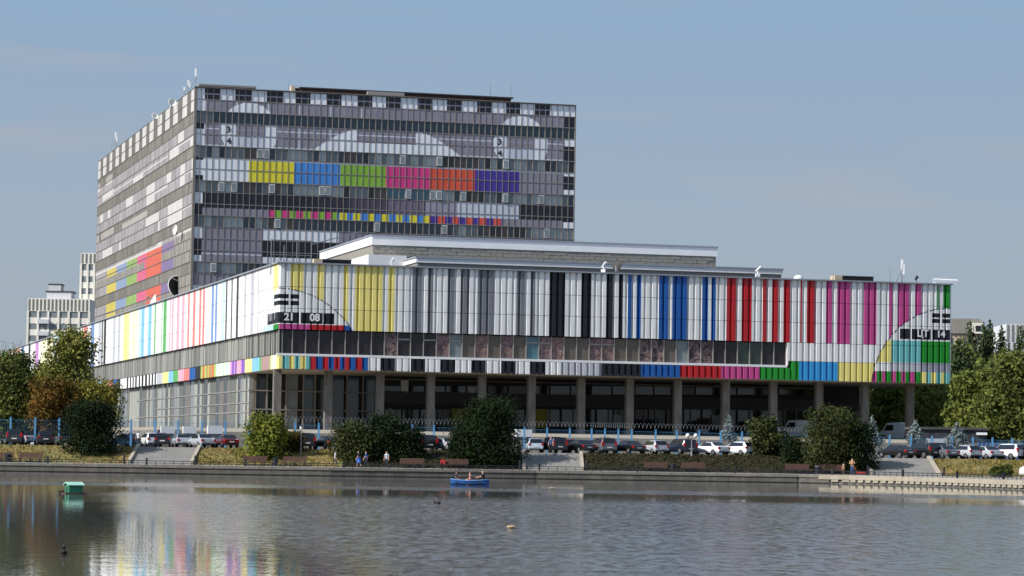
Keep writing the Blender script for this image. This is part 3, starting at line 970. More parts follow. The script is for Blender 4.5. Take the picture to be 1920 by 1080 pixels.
def tower_color(u, z):
    k = (TZ - z) / RH
    r = int(k); f = k - r
    if r == 0:
        for b_ in blk:
            if b_ < u < b_ + 2.08: return 't_black' if not .42 < f < .55 else 't_g4'
        return 't_white'
    if r in (3, 4, 6, 7, 9, 10, 12, 13, 14, 1):
        if u < e0:
            if r == 3: return 't_black' if f < .6 else 't_white'
            if r == 6: return 't_black' if f < .25 else 't_white'
            if r == 7: return 't_black' if f > .6 else 't_white'
            if r in (10, 13): return 't_black'
            if r == 14: return 't_black' if f < .45 else 't_white'
            return 't_white'
        if u > e1:
            if r in (1, 4, 9): return 't_black'
            if r == 3: return 't_white' if f < .7 else 't_black'
            if r == 6: return 't_white' if f < .3 else 't_black'
            if r == 7: return 't_black' if f < .6 else 't_white'
            if r == 10: return 't_black' if f < .4 else 't_white'
    if r in (1, 3, 4):
        if math.hypot(u - c1u, z - c1z) < C1R or math.hypot(u - c2u, z - c2z) < C1R:
            for a, b in g3:
                if a < u < b and r == 3: return 't_g4' if .45 < f < .58 else 't_grey'
                if a < u < b and r == 4: return 't_g5'
            return 't_white'
        if r != 1 and math.hypot(u - c3u, z - c3z) < C3R:
            if gm[0] < u < gm[1] and k < 4.15: return 't_g5' if r == 3 and .45 < f < .58 else 't_grey'
            return 't_white'
        if r == 3 and .48 < f < .58: return 't_g5'
        if r == 4 and f > .9: return 't_g5'
        q_ = ((u - blk[0]) / 4.27) % 1.0
        return 't_g5' if q_ < .025 or .5 < q_ < .525 else 't_grey'
    if r == 6 or r == 7:
        return 't_white' if r == 6 and f < .14 else pick(b67, u)
    if r == 9: return pick(g9, u)
    if r == 10:
        if f < .38: return pick(g9, u)
        if sq0 < u < sq3:
            i = int((u - sq0) / .98)
            if u < sq1: return ('t_pink', 't_green')[i % 2]
            if u < sq2: return ('t_yellow', 't_blue')[i % 2]
            return ('t_orange', 't_purple')[i % 2]
        return 't_grey'
    if r in (12, 13, 14):
        if w12a < u < w12b:
            if r == 12: return 't_white'
            if k < 14.45: return 't_black'
            return 't_white'
        if r == 14 and .25 < f < .33: return 't_g5'
    if r in (16, 17) and u < 12: return 't_white' if r == 17 else 't_grey'
    return 't_grey'
wk = 0; pk = 0
wst, wpal = MB(), []
pst, ppal = MB(), Pal()
wkeys = ['blue', 'curtain', 'curtain2', 'dark', 'teal', 'beige']
wmesh = {}
for k_ in wkeys:
    wmesh[k_] = MB().box((.05, .22, -RH + .1), (PW - .05, .27, -.05)).mesh('window_pane', G[k_])
def wkind(r, i):
    if r == 2: return 'blue' if i > 2 else 'curtain2'
    ph = math.sin(i * .35 + r * 1.7) + R.uniform(-1.1, 1.1)
    if r == 11 and 16 < i < 42: return 'blue' if R.random() < .9 else 'dark'
    if r == 8 and 30 < i < 38: return 'teal'
    return 'curtain' if ph > .45 else 'curtain2' if ph > -.35 else 'blue' if ph > -.9 else 'dark' if ph > -1.3 else 'beige'
for r in range(NROW):
    for i in range(NP):
        u0 = i * PW
        if r in WINROWS:
            kk = wkind(r, i)
            if wk < 300:
                link('window_pane', wmesh[kk], twr, (u0, R.uniform(0, .02), ZR_(r)))
                wk += 1
            else:
                wst.box((u0 + .05, .22, ZR_(r + 1) + .1), (u0 + PW - .05, .27, ZR_(r) - .05), wkeys.index(kk))
        else:
            mine = pk < 300
            b, pal = (MB(), Pal()) if mine else (pst, ppal)
            z0, z1 = ZR_(r + 1) + .035, ZR_(r) - .035
            ua, ub = u0 + .03, u0 + PW - .03
            nx, nz_ = 5, 9
            cols = [[tower_color(ua + (ub - ua) * (a + .5) / nx, z0 + (z1 - z0) * (c + .5) / nz_) for c in range(nz_)] for a in range(nx)]
            if all(c == cols[0][0] for cc in cols for c in cc):
                b.face([(ua, .1, z0), (ub, .1, z0), (ub, .1, z1), (ua, .1, z1)], pal(cols[0][0]))
            else:
                for a in range(nx):
                    c = 0
                    while c < nz_:
                        d = c
                        while d < nz_ and cols[a][d] == cols[a][c]: d += 1
                        xa, xb = ua + (ub - ua) * a / nx, ua + (ub - ua) * (a + 1) / nx
                        za, zb = z0 + (z1 - z0) * c / nz_, z0 + (z1 - z0) * d / nz_
                        b.face([(xa, .1, za), (xb, .1, za), (xb, .1, zb), (xa, .1, zb)], pal(cols[a][c]))
                        c = d
            if mine:
                o = b.build('facade_panel', pal.mats(), twr)
                o.location.y = R.uniform(-.012, .012)
                pk += 1
tag(wst.build('window_pane', [G[k_] for k_ in wkeys], twr), kind='stuff')
tag(pst.build('facade_panel', ppal.mats(), twr), kind='stuff')
MB().box((.35, .32, 3), (TW - .05, TL_ - .05, TZ - .05)).build('tower_core', M['concrete_dark'], twr)
vm = MB().box((-.03, .05, ZR_(NROW)), (.045, .3, TZ)).mesh('mullion', M['alu_grey'])
vm2 = MB().box((-.04, -.03, -RH), (.04, .05, 0)).mesh('window_mullion', M['alu'])
for i in range(NP + 1):
    link('mullion', vm, twr, (i * PW, 0, 0))
hm = MB().box((-.02, .06, -.048), (TW + .02, .3, .048)).mesh('transom', M['alu_grey'])
for k in range(NROW + 1):
    link('transom', hm, twr, (0, -.006, ZR_(k)))
# some opened casements tilt out of the window rows
cs = MB().box((.06, .0, -RH + .2), (PW - .06, .04, -.15)).mesh('open_casement', M['fascia'])
cg = MB().box((.13, -.01, -RH + .27), (PW - .13, -.004, -.22)).mesh('casement_glass', G['curtain2'])
for k in range(26):
    r_, i_ = R.choice((5, 8, 8, 11, 11, 15)), R.randrange(2, NP - 1)
    o_ = link('open_casement', cs, twr, (i_ * PW, .08, ZR_(r_)))
    o_.rotation_euler = (R.uniform(-.12, -.03), 0, 0)
    link('casement_glass', cg, o_)
MB().box((-.1, -.15, TZ + .062), (TW + .1, .5, TZ + .13)).build('parapet_coping', M['alu_grey'], twr)
MB().box((TW, 0, 3), (TW + .12, TL_, TZ)).build('end_wall', M['concrete'], twr)
MB().box((0, 0, 3), (TW, .3, ZR_(NROW) - .07)).build('lower_wall', M['concrete_dark'], twr)
for u_, z_, s_ in ((429, 243.5, '3'), (429.5, 264.5, '4'), (937, 266.5, '3'), (937.5, 287.5, '4')):
    uu, zz_ = hitf(u_, z_, TC)
    lettering(s_, 1.15, twr, uu, .02, zz_, paint('t_black'))
# left side of the tower
LBANDS = [(90, 105, 'l_lilac'), (78, 90, 'l_yellow'), (65.4, 78, 'l_blue'), (53.2, 65.4, 'l_green'), (43, 53.2, 'l_pink'), (28, 43, 'l_orange'), (16.5, 28, 'l_violet')]  # side bar colours, paler than the front print
LPATCH = [(86, 94.5, 2.4, 3.3), (102, 105.2, 2.5, 3.4), (84, 98, 4.0, 4.75), (49.5, 60, 4.35, 5.05), (13.5, 22.3, 4.05, 5.0), (9.2, 14.2, 3.05, 4.05), (0, 3, 4.2, 5), (8, 12.2, 6.05, 8), (20, 24.2, 6.05, 7), (36.5, 45, 6.0, 8),
          (60, 68, 5.9, 6.9), (87, 91, 6, 7), (97, 101, 5.9, 6.9), (9, 22.8, 9.05, 11), (0, 1.5, 6, 7.7), (44, 72, 8.4, 9.0), (31.6, 44.5, 9.1, 10), (30.2, 32.5, 10.05, 10.9), (82, 99, 8.1, 8.85), (101.8, 105, 8.1, 8.95), (84, 97, 10.1, 11), (73, 75.8, 10.1, 10.95),
          (28, 32, 12.05, 12.5)]
LLINE = [(24, 84, 4.35, 4.5), (24, 37, 7.0, 7.25), (0, 14, 4.1, 4.25), (0, 9, 9.9, 10.15), (22, 31, 10.0, 10.2), (0, 9, 6.9, 7.1), (0, 14, 12, 12.3), (28, 105, 12.3, 12.5)]
def towerleft(t, z):
    k = (TZ - z) / RH
    r = int(k); f = k - r
    if k < 2:
        cell = int((t - 1.0 + 3.2) / 4.0) if t > 3.2 else 0
        per = ((t + .8) / 7.9) % 1.0
        return 'l_white' if per < .52 or .9 < f else 'l_dark'
    for a, b, k0, k1 in LLINE:
        if a < t < b and k0 < k < k1: return 'l_white'
    for a, b, k0, k1 in LPATCH:
        if a < t < b and k0 < k < k1: return 'l_white'
    for a, b, c in LBANDS:
        if a <= t < b:
            if c == 'l_orange' and 12.45 < k < 15.0: return c
            if c == 'l_pink' and t < 46 and 12.45 < k < 15.0: return c
            if 12.5 < k < 13.25 or 14.05 < k < 15.02 or 16.05 < k < 17.05 or (k > 17.1 and c in ('l_lilac', 'l_yellow', 'l_orange')): return c
    if r in (3, 4, 6, 9, 7, 10, 12) and k < 12.4 : return 'l_lilac'
    return 'l_grey'
tlb, tpal = MB(), Pal()
N_ = 124
for r in range(24):
    for i in range(N_):
        t0, t1 = i * TL_ / N_ + .04, (i + 1) * TL_ / N_ - .04
        z0, z1 = ZR_(r + 1) + .07, ZR_(r) - .05
        nz_ = 8
        alt = R.random() < .38
        cols = [towerleft((t0 + t1) / 2, z0 + (z1 - z0) * (c + .5) / nz_) for c in range(nz_)]
        cols = [(c_ + '2' if alt and c_ in ('l_grey', 'l_lilac') else c_) for c_ in cols]
        c = 0
        dd = .09 if r in (2, 5, 8, 11, 15) else .06
        while c < nz_:
            d = c
            while d < nz_ and cols[d] == cols[c]: d += 1
            za, zb = z0 + (z1 - z0) * c / nz_, z0 + (z1 - z0) * d / nz_
            tlb.face([(dd, t1, za), (dd, t0, za), (dd, t0, zb), (dd, t1, zb)], tpal(cols[c]))
            c = d
tag(tlb.build('facade_panel', tpal.mats(), twr), kind='stuff', label='sunlit side panels of the tower printed with pale colour bars')
fm2 = MB().box((.03, -.035, ZR_(24)), (.3, .045, TZ)).mesh('facade_fin', mat('pale_fin', (128, 124, 116), .7, .3, 1))
for i in range(0, N_ + 1):
    link('facade_fin', fm2, twr, (0, i * TL_ / N_, 0))
hm2 = MB().box((.025, .05, -.06), (.3, TL_, .05)).mesh('floor_band', mat('grimy_joint', (96, 92, 86), .8, .3, 1))
for k in range(25):
    link('floor_band', hm2, twr, (0, 0, ZR_(k)))
# penthouse along the roof
pu0, pu1 = hitf(553, 175, TC, 2.5)[0], hitf(958, 186, TC, 2.5)[0]
pz = hitf(560, 163, TC, 2.5)[1]
ph = MB().box((pu0, 2.5, TZ - .1), (pu1, 12, pz - .16)).build('rooftop_storey', M['brick_dark'], twr)
MB().box((pu0 + .6, 2.2, pz - .158), (pu1 + .3, 12.4, pz)).build('roof', M['roof'], ph)
MB().box((pu0 - .55, 2.3, TZ - .1), (pu0 - .02, 3.4, pz + .1)).build('end_pier', M['beige_wall'], ph)
MB().box((hitf(690, 176, TC, 1)[0], 1, TZ + .3), (hitf(758, 180, TC, 1)[0], 2, TZ + .75)).build('roof_rail', M['alu'], twr)
MB().box((hitf(373, 160, TC, 1)[0], .8, TZ + .35), (hitf(480, 166, TC, 1)[0], 2, TZ + .62)).build('roof_rail', M['alu_grey'], twr)

# ------------------------------------------------------------------ rooftop equipment (each a thing of its own)
def roofY(px, t):
    d = ray(px, 520)
    return (LC.dot(LD) + t) / d.xy.dot(LD) * d.y
def roofYL(px, u):
    d = ray(px, 560)
    return (LC.dot(FD) + u) / d.xy.dot(FD) * d.y
def mast(px, py0, py1, Y, label, r=.05, panels=0, name='antenna_mast', group='rooftop antennas'):
    b_ = at(px, py0, Y); tp = at(px + (py0 - py1) * .015, py1, Y)
    h = tp.z - b_.z
    t = thing(name, label, 'antenna', b_, 0, group)
    MB().tube((0, 0, -.3), (0, 0, h), r, r * .6, 6).build('pole', M['steel'], t)
    for k in range(panels):
        MB().box((-.16 + .2 * k, -.32, h * (.55 - .2 * k)), (.1 + .2 * k, -.12, h * (.98 - .2 * k))).build('antenna_panel', M['white_metal'], t)
    if panels:
        MB().tube((-.9, .3, -.3), (0, 0, h * .5), .04).build('brace', M['steel'], t)
    return t
mast(367, 163, 128, 374 * TK, 'tall mast with white panel at the front corner of the tower roof', .07, 1)
mast(353.5, 172, 150, 377 * TK, 'short panel antenna just left of the tower roof corner', .07, 2)
mast(346, 178, 163, 380 * TK, 'small thin white antenna third from the tower roof corner', .06, 1)
mast(217, 276, 247, 440 * TK, 'cluster of panel antennas far along the tower side roof', .09, 2)
mast(919, 188, 156, 391 * TK, 'left one of the two thin white poles on the tower penthouse', .07)
mast(957.5, 183, 154, 391 * TK, 'right one of the two thin white poles on the tower penthouse', .07)
mast(541, 166, 150, 384 * TK, 'thin whip aerial beside the cream pier of the penthouse', .04)
mast(1691, 530, 486, roofY(1691, 2.5), 'tall white panel antenna on the right end of the low roof', .09, 2)
mast(1669, 528, 504, roofY(1669, 2), 'thin dark whip aerial near the right end of the low roof', .04)
mast(1562, 522, 512, roofY(1562, 2), 'tiny white stub aerial beside the long dark cooling unit', .06)
def dish(px, py, Y, r, label, m, az, el, stand=1.0, mesh=False):
    c = at(px, py, Y)
    t = thing('satellite_dish', label, 'satellite dish', c, az, 'rooftop satellite dishes')
    b = MB()
    n, k = 20, 5
    Rm = Matrix.Rotation(el, 4, 'X')
    rings = []
    for j in range(k + 1):
        rr = r * j / k
        rings.append([Rm @ Vector((rr * math.cos(2 * PI * i / n), -.35 * r * (1 - (rr / r) ** 2) * -1, rr * math.sin(2 * PI * i / n))) for i in range(n)])
    for a_, b_ in zip(rings, rings[1:]):
        for i in range(n):
            b.face([a_[i], a_[(i + 1) % n], b_[(i + 1) % n], b_[i]])
    b.build('reflector', m, t, smooth=True)
    rim = MB()
    for i in range(n):
        rim.tube(rings[-1][i], rings[-1][(i + 1) % n], .05 * max(1, r / 1.5), n=5)
    rim.build('rim', M['white_metal'] if m is M['mesh_dark'] else m, t)
    f = MB()
    tip = Rm @ Vector((0, -r * .8, 0))
    for i in range(0, n, 7):
        f.tube(rings[-1][i], tip, .025 * max(1, r), n=4)
    f.ball(tip, .12 * max(1, r), 6, 4)
    f.build('feed_arm', M['steel'], t)
    s = MB().tube((0, .35 * r, -.2 * r), (0, .5 * r, -r - stand), .09 * max(1, r * .6), n=6)
    s.tube((-.5 * r, .6 * r, -r - stand), (0, .4 * r, -.3 * r), .05, n=5)
    s.build('stand', M['steel'], t)
    return t
dish(336, 539, roofYL(336, 3), 1.95, 'big dark mesh dish standing behind the striped parapet', M['mesh_dark'], math.radians(38), math.radians(-20), .8)
dish(290, 564, roofYL(290, 2.5), 1.7, 'tilted white dish seen edge-on behind the striped parapet', M['dish'], math.radians(-62), math.radians(-25), .8)
dish(323, 192, 388 * TK, .62, 'white round dish with blue centre on the tower side roof', M['dish'], math.radians(20), math.radians(-12), .3)
dish(291, 217, 405 * TK, .55, 'very small dish on the tower side roof edge', M['dish'], math.radians(30), math.radians(-25), .2)
dish(1157, 497, roofY(1157, 2.0), .66, 'grey dish on a stand in front of the white fascia', M['concrete_dark'], math.radians(150), math.radians(15), .2)
dish(328, 431, 381 * TK, .75, 'white oval dish fixed on the sunlit side of the tower', M['dish'], math.radians(-60), math.radians(-5), .0)
c_ = at(1497, 525, roofY(1497, 2.5))
d_ = thing('roof_dome', 'small white dome on the low roof right of the grey storey', 'vent', c_)
MB().ball((0, 0, .15), .62, 12, 6, sc3=(1, 1, .8)).build('dome', M['white_metal'], d_)
MB().box((-.7, -.5, -.5), (.7, .5, 0)).build('base', M['white_metal'], d_)
for (x0, x1, yb, yt, Y, lb) in ((1566, 1643, 530, 517, roofY(1566, 3), 'long dark cooling unit with a cream end on the right part of the roof'), (590, 660, 498, 486, roofY(590, 3), 'long dark cooling unit near the left corner of the low roof')):
    p0, p1 = at(x0, yb, Y), at(x1, yb, Y); z = at(x0, yt, Y).z
    t = thing('cooling_unit', lb, 'cooling unit', p0, TH, 'rooftop cooling units')
    L_ = (p1 - p0).length
    MB().box((1, 0, 0), (L_, 1.4, z - p0.z)).build('casing', M['black_metal'], t)
    MB().box((-.1, -.1, -.4), (.95, 1.5, z - p0.z + .05)).build('end_box', M['beige_wall'], t)
    for i in range(6):
        MB().box((1.2 + (L_ - 1.3) * i / 6, -.06, .1), (1.2 + (L_ - 1.3) * (i + .75) / 6, -.01, z - p0.z - .15)).build('fan_panel', M['rubber'], t)
    MB().box((1, -.12, z - p0.z + .002), (L_ + .1, 1.5, z - p0.z + .07)).build('lid', M['steel'], t)
for px, py, Y, lb in ((1421, 508, roofY(1421, 1.2), 'white floodlight on the parapet below the right end of the fascia'), (1132, 500, roofY(1132, 1.2), 'white floodlight on the parapet left of the grey dish'), (735, 493, roofY(735, 1.2), 'white floodlight on the parapet near the left end of the roof storeys')):
    t = thing('floodlight', lb, 'floodlight', at(px, py, Y), R.uniform(-.5, .5), 'roof floodlights')
    MB().tube((0, 0, -.9), (0, 0, 0), .07).build('post', M['white_metal'], t)
    MB().tube((-.25, .1, -.05), (.35, -.25, .55), .1, .16, 8).build('lamp_head', M['white_metal'], t)
    MB().box((-.3, -.2, -.75), (.25, .2, -.35)).build('control_box', M['white_metal'], t)
t = thing('spotlight', 'small black spotlight on a stalk near the right roof corner', 'spotlight', at(1718, 530, roofY(1718, 2)))
MB().tube((0, 0, -.2), (0, 0, .45), .04).build('stalk', M['black_metal'], t)
MB().tube((-.12, 0, .35), (.16, -.1, .85), .16, .2, 8).build('lamp_head', M['black_metal'], t)
def coil(A, B, r, turns, name, m, parent=None, wire=.012):
    b = MB()
    A, B = Vector(A), Vector(B)
    d = B - A
    n = turns * 9
    side = d.normalized()
    nrm = Vector((-side.y, side.x, 0)).normalized()
    pts = []
    for i in range(n + 1):
        w = 2 * PI * i / 9
        pts.append(A + d * (i / n) + nrm * math.cos(w) * r + Vector((0, 0, 1)) * math.sin(w) * r)
    b.path(pts, wire, 3)
    return b.build(name, m, parent)
rz = coil(at(1750, 527, roofY(1750, .6)), at(1796, 529, roofY(1796, .6)), .33, 22, 'razor_wire', M['white_metal'], None, .025)
tag(rz, 'whitish razor wire coil on the right corner of the low roof', 'razor wire')
# pipe frames at the corner of the low roof
t = thing('pipe_frame', 'grey pipe frame and cable stands at the near roof corner', 'pipe frame', at(508, 497, roofY(508, 4)), TH)
fr = MB()
for u in (0, 1.6, 3.2, 5.0):
    fr.tube((u, 0, -1.2), (u, 0, 3.2 if u != 1.6 else 2.5), .06)
fr.tube((0, 0, 3.1), (5, 0, 3.1), .07).tube((0, 0, 1.3), (5, 0, 1.3), .05)
fr.build('frame', M['steel'], t)
MB().tube((5, .3, 2.7), (12.5, 6, 5.0), .06).build('cable_tray', M['steel'], t)
MB().tube((.9, .3, 0), (2.6, .3, 0), .62, .62, 12).build('pipe_drum', M['coping'], t)
t = thing('roof_clutter', 'tangle of aerials and wires over the far left parapet', 'aerials', at(18, 655, roofYL(18, 2)), TH)
b = MB()
for i in range(9):
    b.tube((i * .7 - 2, 0, -1), (i * .7 - 2 + R.uniform(-1, 1), 0, R.uniform(.6, 2.4)), .05)
b.build('aerial', M['steel'], t)
b = MB()
b.path([(-8, 0, 3.2), (-4, 0, 2.3), (0, 0, 1.6), (4, 0, .9), (7, 0, .5)], .03, 4)
b.build('cable', M['black_metal'], t)

# ------------------------------------------------------------------ distant buildings
def grid_building(name, label, x0, x1, ytop, Y, m, nb, bays, floor=3.0, head=3.0, depth=18, rz=0.0, base=ZR, blank=0, group=None, glassk='curtain2'):
    p0, p1 = at(x0, ytop, Y), at(x1, ytop, Y)
    w = p1.x - p0.x
    hgt = p0.z - base
    t = thing(name, label, 'building', (p0.x, Y, base), rz, group)
    wb = MB().box((0, .25, 0), (w, depth, hgt - .02))
    wb.build('wall', m, t)
    nf = min(nb, int((hgt - head) / floor))
    pier = MB(); n = bays
    bw = (w - blank * 2) / n
    wmm = MB().box((bw * .12, .1, 0), (bw * .88, .2, floor * .42)).mesh('window', G[glassk])
    sp = MB().box((bw * .08, .02, 0), (bw * .92, .24, floor * .5)).mesh('spandrel_panel', m)
    for k in range(nf):
        for i in range(n):
            z = hgt - head - (k + 1) * floor
            link('window', wmm, t, (blank + i * bw, 0, z + floor * .55))
            link('spandrel_panel', sp, t, (blank + i * bw, 0, z + .02))
    for i in range(n + 1):
        pier.box((blank + i * bw - .28, -.2, 0), (blank + i * bw + .28, .26, hgt - head + .1))
    pier.build('pier', m, t)
    at_ = MB().box((-.1, -.1, hgt - head + .12), (w + .1, .24, hgt)).mesh('attic_band', m)
    link('attic_band', at_, t)
    rb_ = MB()
    k = int(w / 1.0)
    for i in range(k):
        rb_.box((i * w / k + .12, -.22, hgt - head + .4), (i * w / k + .5, -.1, hgt - .2))
    rb_.build('attic_rib', M['concrete'], t)
    return t, w, hgt
t, w, hgt = grid_building('apartment_block', 'cream apartment block behind the left trees with a rooftop hut', 53, 168, 559, 760, M['cream_wall'], 7, 6, 3.25, 3.6, 16)
MB().box((w * .28, 2, hgt), (w * .68, 9, hgt + 1.9)).box((w * .3, 3, hgt + 1.9), (w * .5, 8, hgt + 3.9)).build('rooftop_hut', M['grey_wall'], t)
MB().box((w * .26, 1.8, hgt + 1.902), (w * .7, 9.2, hgt + 2.2)).box((w * .29, 2.9, hgt + 3.902), (w * .51, 8.1, hgt + 4.2)).build('hut_roof', M['concrete_dark'], t)
bal = MB().box((0, -1.1, 0), (3.0, -.2, 1.1)).mesh('balcony', M['grey_wall'])
for k in range(7):
    link('balcony', bal, t, (w * .17, 0, hgt - 3.6 - 3.25 * (k + 1)))
grid_building('apartment_tower', 'narrow taller cream tower block beside the office tower', 152.5, 190, 474, 775, M['cream_wall'], 14, 3, 3.3, 3.2, 18)
t, w, hgt = grid_building('beige_block', 'beige building with grey roof behind the right poplars', 1780, 1850, 625, 640, M['beige_wall'], 2, 6, 3.4, 1.2, 18)
MB().prism([(-1, hgt), (w + 1, hgt), (w * .8, hgt + 3.4), (-1, hgt + 3.4)], -.5, 18).build('roof', M['granite'], t)
MB().prism([(w * .6, hgt), (w * .9, hgt), (w * .9, hgt + 2.4), (w * .6, hgt + 2.4)], -1.2, -.55).build('dormer', M['cream_wall'], t)
MB().box((w * .68, -1.26, hgt + .5), (w * .82, -1.205, hgt + 1.8)).build('dormer_window', G['dark'], t)
grid_building('white_block', 'white stepped building at the right edge between poplars', 1887, 1940, 607, 600, M['grey_wall'], 4, 5, 3.6, 4.2, 16)
grid_building('beige_wing', 'low beige wing with white top between the right poplars', 1850, 1890, 625, 660, M['beige_wall'], 3, 4, 3.6, 2.4, 14)
# dark garages and blue ramp fence on the right
p0, p1 = at(1712, 800, 348), at(1850, 803, 348)
t = thing('garage_row', 'dark flat-roofed garages under the right trees', 'garage', (p0.x, 348, ZR), 0)
gw_ = p1.x - p0.x; gh = p0.z - ZR
MB().box((0, 0, 0), (gw_, 6, gh - .3)).build('wall', mat('dark_blue_grey_wall', (42, 44, 54), .7, .3, .5), t)
MB().box((-.2, -.3, gh - .298), (gw_ + .2, 6.2, gh)).build('roof', M['roof'], t)
for i in range(4):
    MB().box((.4 + i * gw_ / 4, -.06, .1), (gw_ / 4 * (i + 1) - .3, -.005, gh - .7)).build('garage_door', mat('charcoal_door', (50, 52, 60), .5, .2, 1), t)
MB().box((gw_ * .86, -.4, gh - .9), (gw_ * 1.0, -.1, gh - .6)).build('awning', M['white_metal'], t)
t = thing('ramp_fence', 'blue slatted fence beside the ramp at the right edge', 'fence', (at(1835, 840, 345).x, 345, ZR), math.radians(12))
for i in range(15):
    MB().box((i * .55, 0, 0), (i * .55 + .3, .05, 2.1 - i * .05)).build('slat', M['blue_dark'], t)
MB().box((-.1, .055, 1.9), (8.2, .12, 2.05)).build('rail', M['blue_paint'], t)
MB().box((-.1, .055, .4), (8.2, .12, .55)).build('rail', M['blue_paint'], t)

# ------------------------------------------------------------------ trees
def leaves(centers, radii, n, size, flat=.0, shell=.55):
    nc = len(centers)
    vol = (radii[:, 0] * radii[:, 1] * radii[:, 2]) ** (2 / 3)
    idx = NR.choice(nc, n, p=vol / vol.sum())
    d = NR.normal(size=(n, 3)); d /= np.linalg.norm(d, axis=1)[:, None]
    rr = shell + (1 - shell) * NR.random(n) ** .7
    c = centers[idx] + d * radii[idx] * rr[:, None] * (1 + .18 * NR.normal(size=(n, 1)))
    nrm = d + .9 * NR.normal(size=(n, 3)); nrm /= np.linalg.norm(nrm, axis=1)[:, None]
    a = np.cross(nrm, NR.normal(size=(n, 3))); a /= np.linalg.norm(a, axis=1)[:, None]
    b = np.cross(nrm, a)
    s = size * (.6 + .8 * NR.random((n, 1)))
    V = np.stack([c - a * s, c - b * s * .6 + nrm * s * .12, c + a * s, c + b * s * .6 + nrm * s * .12], 1).reshape(-1, 3)
    return V
def leafobj(name, V, m, parent):
    n = len(V) // 4
    me = bpy.data.meshes.new(name)
    me.vertices.add(4 * n); me.loops.add(4 * n); me.polygons.add(n)
    me.vertices.foreach_set('co', V.astype(np.float32).ravel())
    me.loops.foreach_set('vertex_index', np.arange(4 * n, dtype=np.int32))
    me.polygons.foreach_set('loop_start', np.arange(0, 4 * n, 4, dtype=np.int32))
    me.polygons.foreach_set('loop_total', np.full(n, 4, dtype=np.int32))
    me.update(calc_edges=True)
    me.materials.append(m)
    return link(name, me, parent)
LM = {
 'birch': leaf_mat('birch_leaves', (76, 86, 44), (138, 138, 70), (156, 140, 68)),
 'green': leaf_mat('green_leaves', (54, 66, 34), (112, 118, 58)),
 'olive': leaf_mat('olive_leaves', (64, 78, 38), (116, 124, 60), (136, 128, 58)),
 'rowan': leaf_mat('rowan_leaves', (62, 66, 30), (116, 90, 42), (144, 78, 46)),
 'yellow': leaf_mat('yellowing_leaves', (80, 84, 36), (134, 126, 54), (150, 130, 52)),
 'dark': leaf_mat('dark_bush_leaves', (18, 28, 16), (40, 54, 28), tr=.12),
 'darkmid': leaf_mat('dusky_bush_leaves', (34, 42, 24), (78, 84, 44), tr=.15),
 'lime': leaf_mat('lime_bush_leaves', (76, 90, 36), (128, 132, 56), (146, 134, 56)),
 'brown': leaf_mat('brown_bush_leaves', (56, 50, 24), (92, 78, 36)),
 'poplar': leaf_mat('poplar_leaves', (42, 56, 38), (78, 90, 56), tr=.15),
 'spruce': leaf_mat('silver_spruce_needles', (92, 104, 104), (146, 156, 154), tr=.1),
}
